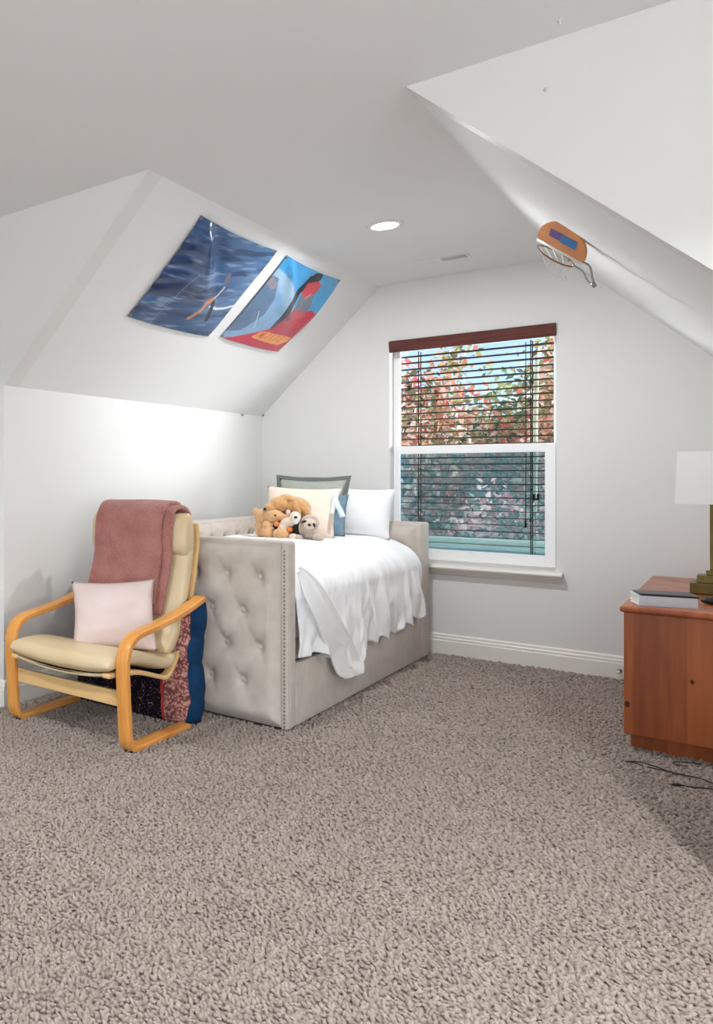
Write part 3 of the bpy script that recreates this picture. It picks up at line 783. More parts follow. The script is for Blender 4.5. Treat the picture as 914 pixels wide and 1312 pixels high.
# coverlet with scalloped hem and wrinkles
HEM = [(3.80, .345), (3.95, .36), (4.14, .30), (4.36, .21), (4.52, .175), (4.60, .27), (4.83, .286), (5.10, .286), (5.40, .302), (5.78, .345)]
def hem(y):
    for (a, p), (b, q) in zip(HEM, HEM[1:]):
        if y <= b: t = max(0, (y-a)/(b-a)); t = t*t*(3-2*t); return p+(q-p)*t
    return HEM[-1][1]
NU, NV = 220, 110
ZT = .825
def cov(u, v):
    y = NY1+.012+(FY0-.03-NY1-.012)*u
    # cross-section: flat top, dome over the front edge, drop to the hem
    yy = y
    hz = hem(y)+(.016*math.sin(y*31+.8*math.sin(y*9)) if y > 4.62 else .006*math.sin(y*22))
    if v < .42:
        t = v/.42; x = -2.535+(-1.93+2.535)*t; z = ZT
        n = Vector((0, 0, 1))
    elif v < .70:
        t = (v-.42)/.28*PI/2; x = -1.93+.315*math.sin(t); z = ZT-.20*(1-math.cos(t)); n = Vector((math.sin(t), 0, math.cos(t)))
    else:
        t = (v-.70)/.30; x = -1.615+.010*math.sin(t*PI)+.018*t; z = (ZT-.20)+(hz-(ZT-.20))*t; n = Vector((1, 0, 0))
    drop = max(0, (v-.40)/.6)
    r = (.016*math.sin(y*19+1.2*math.sin(y*4.3)+drop*1.6)+.013*math.sin(y*34+2*math.sin(y*6)-drop*2.5)+.007*math.sin(y*57+2.5*math.sin(y*7)+drop*3))*drop*(.35+.65*drop)
    r += .010*mnoise.noise(Vector((x*3+z*2, y*2.2, 1.3)))+.005*mnoise.noise(Vector((x*9+z*7, y*6, 4.1)))
    # slanting pull wrinkles
    r += .008*drop*math.sin((y+z*.55)*27+1.3*math.sin(y*5))+.014*abs(mnoise.noise(Vector((y*9+z*4, z*2.2, 7.7))))*(.3+drop)-.010*abs(mnoise.noise(Vector((y*15-z*7, z*3, 2.2))))*(.4+drop)
    pf = .02*math.sin(min(1, u*1.0)*PI)**.5
    if y < 3.9: r -= .010*(3.9-y)/.1
    return Vector((x, y, z))+n*(r+pf*(1-.35*max(0, min(1, (v-.55)/.3))))
bm = bmesh.new(); grid(bm, NU, NV, cov); bmesh.ops.recalc_face_normals(bm, faces=bm.faces)
cv = obj('coverlet', bm, M['white'], mods=[dict(type='SOLIDIFY', thickness=.010, offset=-1)])
tagit(cv, 'white coverlet draped over the front of the taupe daybed', 'bedding')
# corner of the coverlet turned back towards the arm
FR = [(3.806, .80), (3.897, .735), (4.05, .61), (4.193, .483), (4.30, .41), (4.368, .35), (4.47, .26), (4.515, .205), (4.50, .165)]
FL = [(3.800, .77), (3.803, .66), (3.87, .55), (3.989, .424), (4.06, .37), (4.12, .325), (4.15, .27), (4.20, .205), (4.28, .170)]
FRs, FLs = smooth_path([(0, a, b) for a, b in FR], 6), smooth_path([(0, a, b) for a, b in FL], 6)
def flap(u, v):
    k = v*(len(FRs)-1); i = int(min(k, len(FRs)-2)); t = k-i
    a = FLs[i].lerp(FLs[i+1], t); b = FRs[i].lerp(FRs[i+1], t); p = a.lerp(b, u)
    lift = .030+.016*math.sin(u*PI)+.02*(u**6)+.008*math.sin(v*7)
    top = max(0, 1-v*4)
    x = -1.600-.05*top**1.5+lift
    return Vector((x+.006*mnoise.noise(Vector((u*3, v*6, 2))), p.y, p.z))
bm = bmesh.new(); grid(bm, 24, 60, flap); bmesh.ops.recalc_face_normals(bm, faces=bm.faces)
obj('folded_corner', bm, M['white'], cv, mods=[dict(type='SOLIDIFY', thickness=.008, offset=0)])

# pillows
def pillow(name, c, w, h, t, yaw, tilt, roll, m, label, seed=0, ear=.09, flange=0, cat='pillow'):
    o = obj(name, pillow_bm(w, h, t, frame_mat(c, yaw, tilt, roll), ear, seed=seed, flange=flange), m)
    return tagit(o, label, cat)
pillow('bed_pillow', (-1.985, 5.650, .995), .46, .36, .19, .10, .32, -.04, M['white2'], 'white pillow standing by the window-side arm of the daybed', 3, .09)
pillow('pillow_sham', (-2.262, 5.52, 1.03), .52, .46, .15, .06, .30, -.01, [M['sham'], M['sham_edge']], 'grey-green pillow with dark flanged border, tallest on the daybed', 8, .09, flange=.026)
pillow('denim_pillow', (-2.17, 5.40, .985), .40, .30, .12, .20, .38, -.03, M['denim'], 'denim blue pillow tucked behind the peach pillow', 5, .06)
pp = pillow('throw_pillow', (-2.225, 5.27, 1.005), .50, .36, .16, .10, .42, -.03, M['peach'], 'pale peach pillow with light ribbon tie behind the stuffed toys', 12, .09)
def strip(name, pts, w, m, parent):
    bm = bmesh.new(); P = smooth_path(pts, 6)
    def fn(u, v):
        i = min(int(v*(len(P)-1)+.5), len(P)-1); d = (P[min(i+1, len(P)-1)]-P[max(i-1, 0)]).normalized(); s = d.cross(Vector((.3, -1, .1))).normalized()
        return P[i]+s*(u-.5)*w
    grid(bm, 3, len(P), fn); return obj(name, bm, m, parent, mods=[dict(type='SOLIDIFY', thickness=.003)])
strip('ribbon_tie', [(-1.985, 5.25, 1.10), (-1.955, 5.21, 1.06), (-1.930, 5.20, 1.02), (-1.915, 5.20, .98)], .035, M['tie'], pp)
strip('ribbon_tie', [(-1.985, 5.25, 1.10), (-1.975, 5.20, 1.05), (-1.972, 5.17, 1.0)], .022, M['tie'], pp)
strip('ribbon_tie', [(-1.99, 5.30, 1.16), (-1.985, 5.25, 1.10)], .03, M['tie'], pp)
pillow('back_pillow', (-2.41, 5.36, .892), .34, .34, .12, .35, 1.25, .05, M['white2'], 'white pillow lying flat behind the stuffed toys at the back', 21, .07)

# ------------------------------------------------------------------ stuffed toys
def plush(name, parts, m, label, loc):
    t = thing(name, loc, label, 'stuffed toy')
    obj('body', blob_bm(parts), m, t, True, mods=[REM(.0055), SMO(4)])
    return t
def ball(name, c, r, m, parent, rot=(0, 0, 0), label=None):
    bm = bmesh.new(); r3 = r if isinstance(r, tuple) else (r, r, r)
    bmesh.ops.create_uvsphere(bm, u_segments=18, v_segments=12, radius=1, matrix=Matrix.Translation(c) @ Euler(rot).to_matrix().to_4x4() @ Matrix.Diagonal((*r3, 1)))
    o = obj(name, bm, m, parent)
    if label: o['label'] = label
    return o
Z0 = .842
# big tan dog slumped over the others
t = plush('plush_dog', [((-2.16, 5.04, 1.045), (.105, .075, .066), (0, .15, 0)), ((-2.235, 4.97, 1.06), (.062, .055, .05), (0, 0, 0)),
    ((-2.275, 4.94, 1.035), (.045, .04, .036), (0, 0, 0)), ((-2.085, 5.01, 1.03), (.028, .032, .075), (0, -.55, 0)), ((-2.19, 5.0, 1.10), (.055, .045, .025), (0, .2, 0)),
    ((-2.19, 5.06, .95), (.10, .07, .11), (0, 0, 0))], M['tan'], 'large tan plush dog slumped on top of the pile of stuffed toys', (-2.17, 5.03, Z0))
ball('ear', (-2.115, 4.965, 1.035), (.024, .018, .052), M['tan'], t, (0, -.35, 0)); ball('nose', (-2.300, 4.905, 1.028), .010, M['eye'], t)
# honey bear, lower left, face to the right
t = plush('plush_bear', [((-2.335, 4.96, .975), (.058, .055, .055), (0, 0, 0)), ((-2.255, 4.94, .985), (.068, .05, .048), (0, .2, 0)), ((-2.345, 4.96, .90), (.050, .05, .065), (0, 0, 0)),
    ((-2.275, 4.92, .875), (.060, .055, .044), (0, 0, 0)), ((-2.19, 4.935, .975), (.055, .028, .026), (0, .25, 0)), ((-2.285, 4.90, .925), (.030, .028, .028), (0, 0, 0))],
    M['tan2'], 'honey coloured plush bear at the left end of the toy pile', (-2.30, 4.95, Z0))
ball('ear', (-2.375, 4.93, 1.01), (.024, .018, .024), M['tan2'], t); ball('eye', (-2.225, 4.892, .99), .006, M['eye'], t)
ball('paw', (-2.18, 4.885, .872), (.055, .045, .04), M['tan2'], t)
# black and white bird with an orange beak
t = plush('plush_penguin', [((-2.205, 4.945, .905), (.062, .05, .062), (0, 0, 0)), ((-2.10, 4.93, .895), (.034, .034, .055), (0, .2, 0))], M['black_pl'], 'black plush penguin with orange beak, half buried in the toy pile', (-2.18, 4.94, Z0))
ball('beak', (-2.212, 4.885, .935), (.018, .02, .016), M['orange_pl'], t, label='orange beak'); ball('foot', (-2.125, 4.885, .905), (.018, .02, .016), M['orange_pl'], t)
# cream puppy lying across the penguin
t = plush('plush_puppy', [((-2.15, 4.91, .945), (.060, .036, .036), (0, -.55, 0)), ((-2.10, 4.905, .985), (.036, .034, .036), (0, 0, 0)), ((-2.175, 4.90, .905), (.036, .032, .036), (0, 0, 0))],
    M['cream'], 'small cream plush puppy with white face lying across the penguin', (-2.14, 4.905, Z0))
ball('face', (-2.083, 4.882, .975), (.024, .018, .036), M['white_pl'], t, (0, .2, 0), 'white face patch'); ball('eye', (-2.079, 4.864, .985), (.012, .006, .008), M['eye'], t); ball('ear', (-2.145, 4.905, 1.012), (.014, .010, .018), M['cream'], t)
# sloth on the right
t = plush('plush_sloth', [((-2.02, 4.94, .95), (.056, .05, .052), (0, 0, 0)), ((-2.025, 4.95, .885), (.052, .045, .05), (0, 0, 0)), ((-2.07, 4.93, .915), (.024, .026, .05), (0, .4, 0)), ((-1.985, 4.93, .875), (.02, .024, .042), (0, -.1, 0)),
    ((-1.95, 4.90, .862), (.036, .028, .022), (0, 0, 0)), ((-2.075, 4.885, .855), (.034, .03, .022), (0, 0, 0))], M['grey_pl'], 'stone grey plush sloth sitting at the right end of the toy pile', (-2.02, 4.93, Z0))
ball('face', (-2.005, 4.897, .945), (.038, .016, .034), M['cream'], t, (0, 0, .15), 'cream face'); ball('eye_patch', (-2.035, 4.886, .958), (.020, .008, .008), M['black_pl'], t, (0, -.3, 0)); ball('eye_patch', (-1.972, 4.888, .94), (.007, .008, .014), M['black_pl'], t, (0, -.3, 0))
ball('nose', (-1.999, 4.878, .94), (.010, .008, .008), M['eye'], t); ball('foot', (-2.098, 4.872, .86), (.026, .024, .022), M['cream'], t)

# ------------------------------------------------------------------ armchair
ch = thing('armchair', (-2.36, 3.2, 0), 'bentwood armchair with cream leather cushions by the left wall', 'armchair')
def S2(pts, n=8): return [(p.y, p.z) for p in smooth_path([(0, a, b) for a, b in pts], n)]
side_path = S2([(3.575, .628), (3.50, .606), (3.35, .572), (3.20, .548), (3.06, .532), (2.975, .518), (2.918, .48), (2.895, .41), (2.90, .28), (2.91, .15), (2.918, .07), (2.94, .028), (2.99, .016), (3.12, .016), (3.30, .016), (3.425, .016)])
for nm, xa, xb in (('side_frame', -2.047, -1.985), ('side_frame', -2.728, -2.666)):
    bm = bmesh.new(); ribbon(bm, side_path, xa, xb, .027); f = obj(nm, bm, M['wood'], ch, True, mods=[BEV(.004, 2)])
    bm = bmesh.new(); lathe(bm, [(.018, 0), (.020, .002), (.020, .012), (.017, .013)], ((xa+xb)/2, 2.955, -.004), 16); obj('foot_pad', bm, M['rubber'], f)
rail_path = S2([(2.850, .352), (2.96, .345), (3.10, .325), (3.28, .272), (3.34, .263), (3.395, .30), (3.50, .455), (3.572, .62), (3.612, .80), (3.632, .90), (3.628, 1.00)])
for xa, xb in ((-2.100, -2.058), (-2.656, -2.614)):
    bm = bmesh.new(); ribbon(bm, rail_path, xa, xb, .022); obj('seat_rail', bm, M['rail'], ch, True, mods=[BEV(.004, 2)])
bm = bmesh.new(); box(bm, (-2.672, 2.915, .205), (-2.042, 2.937, .275)); obj('front_crossbar', bm, M['rail'], ch, False, mods=[BEV(.004, 2)])
# bowed front bar that carries the seat
bm = bmesh.new()
def bow(u, v):
    x = -2.62+(.525)*u; s = 1-(2*u-1)**2; a = 2*PI*v
    return Vector((x, 2.865+.010*math.cos(a), .350-.022*s+.009*math.sin(a)))
grid(bm, 30, 13, bow); bmesh.ops.recalc_face_normals(bm, faces=bm.faces); obj('seat_bar', bm, M['leather'], ch)
bm = bmesh.new()
def web(u, v):
    i = int(v*(len(rail_path)-1)); y, z = rail_path[i]; s = 1-(2*u-1)**2
    return Vector((-2.615+.515*u, y+.006, z-.012*s-.005))
grid(bm, 14, 60, web); obj('seat_webbing', bm, M['dark'], ch, mods=[dict(type='SOLIDIFY', thickness=.004)])
bm = bmesh.new(); box(bm, (-2.62, 3.402, .32), (-2.095, 3.424, .37)); obj('rear_crossbar', bm, M['wood'], ch, False, mods=[BEV(.003)])
seat_path = S2([(2.835, .392), (2.90, .404), (3.05, .402), (3.18, .372), (3.29, .340), (3.36, .335), (3.40, .37)], 8)
bm = bmesh.new(); slab_sweep(bm, seat_path, -2.357, .308, .040, e=.45, sag=lambda s, x: -.016*(1-x*x)*(1-s)-.005*(1-x*x)); obj('seat_cushion', bm, M['leather'], ch)
back_path = S2([(3.345, .375), (3.42, .45), (3.49, .60), (3.535, .74), (3.56, .86), (3.565, .96), (3.560, 1.025)], 8)
bm = bmesh.new(); slab_sweep(bm, back_path, -2.357, .300, .048, e=.45, sag=None); obj('back_cushion', bm, M['leather'], ch)
head_path = S2([(3.535, .835), (3.545, .90), (3.548, .97), (3.556, 1.055)], 8)
bm = bmesh.new(); slab_sweep(bm, head_path, -2.357, .303, .068, e=.5); obj('headrest', bm, M['leather'], ch)

# throw blanket
bpath = S2([(3.675, .80), (3.682, .90), (3.672, 1.01), (3.64, 1.075), (3.57, 1.095), (3.50, 1.078), (3.467, 1.02), (3.462, .93), (3.466, .85), (3.455, .77), (3.425, .67), (3.395, .585), (3.375, .53)], 8)
def bl_sheet(x0t, x1t, x0b, x1b, off, z_end, seed):
    P = []
    for i, (y, z) in enumerate(bpath):
        P.append((y, z))
        if i > len(bpath)*.55 and z < z_end: break
    n = len(P); bm = bmesh.new()
    def fn(u, v):
        i = min(int(v*(n-1)+.5), n-1); y, z = P[i]; a, b = P[max(i-1, 0)], P[min(i+1, n-1)]
        d = Vector((0, b[0]-a[0], b[1]-a[1])).normalized(); nn = Vector((0, -d.z, d.y))*-1
        t = max(0, (i-n*.5)/(n*.5)); xa = x0t+(x0b-x0t)*t; xb = x1t+(x1b-x1t)*t
        x = xa+(xb-xa)*u
        ed = math.sin(u*PI)**.3
        r = .006*mnoise.noise(Vector((x*6, i*.11, seed)))+off
        return Vector((x, y, z))-nn*0-Vector((0, -d.z, d.y))*r
    grid(bm, 30, n, fn); bmesh.ops.recalc_face_normals(bm, faces=bm.faces)
    return bm
bk1 = obj('throw_blanket', bl_sheet(-2.575, -2.165, -2.605, -2.175, .012, .60, 1.0), M['rose'], mods=[dict(type='SOLIDIFY', thickness=.022, offset=0), BEV(.008, 3)])
tagit(bk1, 'dusty rose woven blanket folded over the back of the armchair', 'blanket')
obj('under_fold', bl_sheet(-2.30, -2.118, -2.30, -2.135, -.010, .555, 5.0), M['rose'], bk1, mods=[dict(type='SOLIDIFY', thickness=.02, offset=0), BEV(.008, 3)])
pillow('seat_pillow', (-2.305, 3.225, .548), .425, .365, .15, .50, .42, .075, M['cushion'], 'pale rose square cushion propped on the armchair seat', 31, .09, cat='cushion')

# ------------------------------------------------------------------ big paisley floor cushion behind the chair
fc = thing('floor_cushion', (-2.365, 3.545, 0), 'large dark paisley floor cushion with navy sides standing behind the armchair', 'floor cushion')
cx, w2, zh = -2.365, .345, .60
def fcz(v): return .004+zh*v
def crease(z): return sum(.022*math.exp(-((z-q)/.022)**2) for q in (.13, .30, .44))
bm = bmesh.new()
for sgn in (-1, 1):
    def fn(u, v, sgn=sgn):
        a = 2*u-1; b = 2*v-1; z = fcz(v)
        k = max(0, (1-abs(a)**4)*(1-abs(b)**4))**.5
        x = cx+w2*a*(1-.05*abs(b)**3)+.012*math.sin(z*14)*abs(a)**3*a - .035*v*0
        y = 3.545+.035*(v-.5)+sgn*(.078+.052*k-crease(z)*(abs(a)**1.5)*.9+.012*mnoise.noise(Vector((a*3, z*7, sgn*5))))
        return Vector((x, y, z-.01*(1-b*b)*0))
    grid(bm, 60, 60, fn)
bmesh.ops.recalc_face_normals(bm, faces=bm.faces)
obj('print_panels', bm, M['paisley'], fc)
bm = bmesh.new()
def gus(u, v):
    # strip around the perimeter
    t = v*2*PI; c, s = math.cos(t), math.sin(t); m = max(abs(c), abs(s)); a, b = c/m, s/m
    z = fcz((b+1)/2); x = cx+w2*a*(1-.05*abs(b)**3)+.012*math.sin(z*14)*abs(a)**3*a
    bul = (1-(2*u-1)**2)*.03
    y = 3.545+.035*((b+1)/2-.5)+(2*u-1)*(.080-crease(z)*.9*abs(a)**1.5)
    return Vector((x+bul*a*abs(a)**3, y, max(.003, z+bul*.4*b*abs(b)**3)))
grid(bm, 9, 140, gus); bmesh.ops.recalc_face_normals(bm, faces=bm.faces)
o = obj('gusset', bm, M['blue_edge'], fc); o['label'] = 'navy blue side strip'

# ------------------------------------------------------------------ wooden chest, lamp, books
cs = thing('pine_chest', (-.22, 5.27, 0), 'reddish brown stained pine chest against the right wall below the lamp', 'chest')
bm = bmesh.new(); box(bm, (-.436, 4.545, .08), (-.022, 6.0, .632)); obj('body', bm, M['pine'], cs, False, mods=[BEV(.004)])
bm = bmesh.new()
prism(bm, [(-.449, 4.52), (-.015, 4.52), (-.015, 6.022), (-.449, 6.022)], 'z', .632, .660); obj('top', bm, M['pine'], cs, True, mods=[BEV(.011, 4)])
bm = bmesh.new(); box(bm, (-.418, 4.612, 0), (-.03, 5.97, .08)); obj('plinth', bm, M['pine'], cs, False, mods=[BEV(.003)])
for nm, x, z, rx, rz in (('knot', -.424, .215, .009, .014), ('knot', -.205, .355, .007, .010)):
    bm = bmesh.new(); lathe(bm, [(1, 0), (1, .001), (.6, .0014), (.01, .0015)], (0, 0, 0), 20)
    bm.transform(Matrix.Translation((x, 4.545, z)) @ Matrix.Rotation(PI/2, 4, 'X') @ Matrix.Diagonal((rx, rz, 1, 1)))
    obj(nm, bm, M['knot'], cs)
lx, ly = -.165, 5.30
lp = thing('table_lamp', (lx, ly, .66), 'brass column table lamp with square white shade on the chest', 'lamp')
bm = bmesh.new(); box(bm, (lx-.080, ly-.08, .662), (lx+.080, ly+.08, .715)); box(bm, (lx-.055, ly-.055, .715), (lx+.055, ly+.055, .752)); obj('base', bm, M['brass'], lp, False, mods=[BEV(.003)])
bm = bmesh.new(); box(bm, (lx-.022, ly-.022, .752), (lx+.022, ly+.022, .775)); box(bm, (lx-.009, ly-.009, .775), (lx+.009, ly+.009, 1.13)); obj('column', bm, M['brass'], lp, False, mods=[BEV(.002)])
bm = bmesh.new()
def shade_ring(h, z, t): return [(lx-h, ly-h, z), (lx+h, ly-h, z), (lx+h, ly+h, z), (lx-h, ly+h, z)]
a = [bm.verts.new(p) for p in shade_ring(.134, 1.108, 0)]; b = [bm.verts.new(p) for p in shade_ring(.124, 1.368, 0)]
for i in range(4): bm.faces.new((a[i], a[(i+1) % 4], b[(i+1) % 4], b[i]))
obj('shade', bm, M['shade'], lp, False, mods=[dict(type='SOLIDIFY', thickness=.004, offset=-1)])
bm = bmesh.new()
for q in (0, PI/2): 
    d = Vector((math.cos(q+PI/4), math.sin(q+PI/4), 0))*.170; tube(bm, [Vector((lx, ly, 1.34))-d, Vector((lx, ly, 1.34))+d], .002, 6)
tube(bm, [(lx, ly, 1.12), (lx, ly, 1.35)], .004, 8); obj('shade_holder', bm, M['steel'], lp)
# book, notebook, mouse, paper
ang = math.atan2(.098, .186); Bm = Matrix.Translation((-.288, 4.61, .661)) @ Matrix.Rotation(ang*.62, 4, 'Z')
bk = thing('book', (-.288, 4.68, .661), 'thick pale blue-white book lying on the chest under a black notebook', 'book')
bm = bmesh.new(); box(bm, (-.102, 0, 0), (.102, .150, .004), Bm); box(bm, (-.102, 0, .040), (.102, .150, .044), Bm); box(bm, (-.102, 0, .004), (.102, .004, .040), Bm); obj('cover', bm, M['book'], bk, False)
bm = bmesh.new(); box(bm, (-.098, .004, .004), (.098, .146, .040), Bm); obj('pages', bm, M['page'], bk, False)
Nm = Matrix.Translation((-.285, 4.612, .7055)) @ Matrix.Rotation(ang*.62-.03, 4, 'Z')
bm = bmesh.new(); box(bm, (-.100, .004, 0), (.104, .142, .010), Nm); tagit(obj('notebook', bm, M['black'], mods=[BEV(.002)], smooth=False), 'thin black notebook lying on top of the pale book', 'notebook')
bm = bmesh.new(); bmesh.ops.create_uvsphere(bm, u_segments=24, v_segments=14, radius=1, matrix=Matrix.Translation((-.150, 4.86, .678)) @ Matrix.Rotation(.5, 4, 'Z') @ Matrix.Diagonal((.045, .028, .0175, 1)))
tagit(obj('computer_mouse', bm, M['black']), 'small rounded black object on the chest right of the books', 'mouse')
bm = bmesh.new(); box(bm, (-.440, 4.80, .6605), (-.36, 4.93, .6620)); tagit(obj('paper_slip', bm, M['paper'], smooth=False), 'white paper slip at the left edge of the chest', 'paper')
# charging cable on the carpet
cb = thing('charging_cable', (-.26, 4.28, 0), 'thin black cable looped on the carpet in front of the chest', 'cable')
zc = .016
bm = bmesh.new()
pts = [(-.352, 4.318), (-.385, 4.322), (-.410, 4.331), (-.404, 4.345), (-.37, 4.352), (-.32, 4.335), (-.27, 4.318), (-.22, 4.305), (-.18, 4.290), (-.145, 4.272), (-.11, 4.25), (-.08, 4.20), (-.105, 4.175), (-.15, 4.18), (-.20, 4.165), (-.222, 4.150)]
tube(bm, smooth_path([(x, y, zc+.004*math.sin(i*1.7)) for i, (x, y) in enumerate(pts)], 6), .0026, 8)
pts2 = [(-.335, 4.31), (-.29, 4.305), (-.24, 4.302), (-.20, 4.296)]
tube(bm, smooth_path([(x, y, zc) for x, y in pts2], 6), .0024, 8)
pts3 = [(-.215, 4.44), (-.245, 4.428), (-.262, 4.452), (-.245, 4.485), (-.21, 4.497), (-.175, 4.51)]
tube(bm, smooth_path([(x, y, zc) for x, y in pts3], 6), .0022, 8)
obj('cord', bm, M['cable'], cb)
bm = bmesh.new(); tube(bm, [(-.222, 4.150, zc), (-.243, 4.138, zc)], .006, 10); tube(bm, [(-.243, 4.138, zc), (-.253, 4.132, zc)], .003, 8); obj('plug', bm, M['cable'], cb)

# ------------------------------------------------------------------ carpet pile (uncountable)
def pile():
    c, s = math.cos(.7796), math.sin(.7796)
    P = []
    def inside(x, y):
        m = (x > XA+.02) & (x < XB-.02) & (y < YF)
        m |= (x > XK+.02) & (x < XR0-.02) & (y < YB-.018)
        # furniture footprints
        m &= ~((x > BX0) & (x < BX1-.02) & (y > NY0+.03) & (y < YB-.2))
        m &= ~((x > -.41) & (y > 4.63) & (y < 5.95))
        m &= ~((x > -2.68) & (x < -2.05) & (y > 3.46) & (y < 3.63))
        return m
    for d0, d1, sp_ in ((1.55, 2.3, .0112), (2.3, 3.2, .0124), (3.2, 4.3, .0140), (4.3, 6.2, .0165)):
        # rows in camera-depth bands, generous side margins so a step aside still sees pile
        n = int((d1-d0)/sp_); wmax = 1.05*d1+.5
        f = np.repeat(np.linspace(d0, d1, n, endpoint=False), int((wmax+.55)/sp_)); r = np.tile(np.linspace(-.55, wmax, int((wmax+.55)/sp_)), n)
        f = f+rng.uniform(-.6, .6, f.shape)*sp_; r = r+rng.uniform(-.6, .6, r.shape)*sp_
        x = -s*f+c*r; y = c*f+s*r; k = inside(x, y) & (r < 1.02*f+.35)
        P.append(np.stack([x[k], y[k], np.full(k.sum(), sp_)], 1))
    P = np.concatenate(P); n = len(P)
    x, y, sz = P.T
    ang = 2*PI*fbm(x*9, y*9, 3, 2)*1.6+rng.uniform(-2.4, 2.4, n); lean = rng.uniform(.25, .95, n)
    ln = rng.uniform(.010, .019, n)*(.75+.5*fbm(x*22, y*22, 8, 2)); rad = sz*rng.uniform(.52, .74, n)
    dx, dy = np.cos(ang), np.sin(ang)
    LV = ((0, .85), (.5, 1.0), (.86, .66)); K = 5; NVT = K*len(LV)+1
    V = np.zeros((n, NVT, 3))
    for lvl, (t, rr) in enumerate(LV):
        for k in range(K):
            a = ang+k*2*PI/K
            off = ln*lean*t**1.3; rx = rad*rr*(1.15 if k in (0,) else .95)
            V[:, lvl*K+k, 0] = x+dx*off+np.cos(a)*rx; V[:, lvl*K+k, 1] = y+dy*off+np.sin(a)*rx
            V[:, lvl*K+k, 2] = ln*t*(1-.3*lean*t)-.002
    V[:, -1, 0] = x+dx*ln*lean; V[:, -1, 1] = y+dy*ln*lean; V[:, -1, 2] = ln*(1-.3*lean)
    F = []
    for l in range(len(LV)-1):
        for k in range(K):
            a, b, c2, d = l*K+k, l*K+(k+1) % K, (l+1)*K+(k+1) % K, (l+1)*K+k
            F += [(a, b, c2), (a, c2, d)]
    for k in range(K): F.append(((len(LV)-1)*K+k, (len(LV)-1)*K+(k+1) % K, NVT-1))
    F = np.array(F)
    T = (np.arange(n)[:, None, None]*NVT+F[None]).reshape(-1, 3)
    me = bpy.data.meshes.new('carpet_pile')
    me.vertices.add(n*NVT); me.vertices.foreach_set('co', V.astype(np.float32).ravel())
    me.loops.add(len(T)*3); me.loops.foreach_set('vertex_index', T.astype(np.int32).ravel())
    me.polygons.add(len(T)); me.polygons.foreach_set('loop_start', np.arange(0, len(T)*3, 3, dtype=np.int32))
    try: me.polygons.foreach_set('loop_total', np.full(len(T), 3, dtype=np.int32))
    except Exception: pass
    me.update(calc_edges=True)
    at = me.color_attributes.new('Col', 'FLOAT_COLOR', 'POINT')
    base = np.array(lin(160, 147, 138)[:3]); alt = np.array(lin(136, 123, 114)[:3])
    q = np.clip(rng.uniform(0, 1, n)*.8+.35*(fbm(x*16, y*16, 21, 3)-.3), 0, 1)
    C = np.ones((n, NVT, 4), np.float32); C[:, :, :3] = (base[None]*(1-q[:, None])+alt[None]*q[:, None])[:, None]
    at.data.foreach_set('color', C.ravel())
    return me
o = obj('carpet_pile', pile(), attr_mat('carpet_yarn', .95, .05, sheen=.15), origin=(0, 0, 0))
tagit(o, 'shaggy taupe carpet pile covering the whole bedroom floor', 'carpet', kind='stuff')

# ------------------------------------------------------------------ outside the window
bm = bmesh.new(); box(bm, (-40, 7, -3.3), (30, 60, -3.0)); g = struct('ground', bm, M['grass'])
bm = bmesh.new(); box(bm, (XA-.1, YB+.2, -3), (XB+.1, YB+.28, .2)); struct('wall_outside', bm, M['siding'])
pr = thing('porch_roof', (-2, 7.2, .2), 'grey porch roof with pale edge just below the window outside', 'roof')
bm = bmesh.new(); prism(bm, [(6.3, .50), (8.0, .595), (8.0, .20), (6.3, .20)], 'x', -5.5, 2.5); obj('roofing', bm, M['roofing'], pr, False)
bm = bmesh.new(); prism(bm, [(7.98, .585), (7.98, .675), (8.0, .69), (8.07, .69), (8.09, .675), (8.09, .18), (8.0, .18)], 'x', -5.6, 2.6); obj('edge_board', bm, M['gutter'], pr, False, mods=[BEV(.006)])

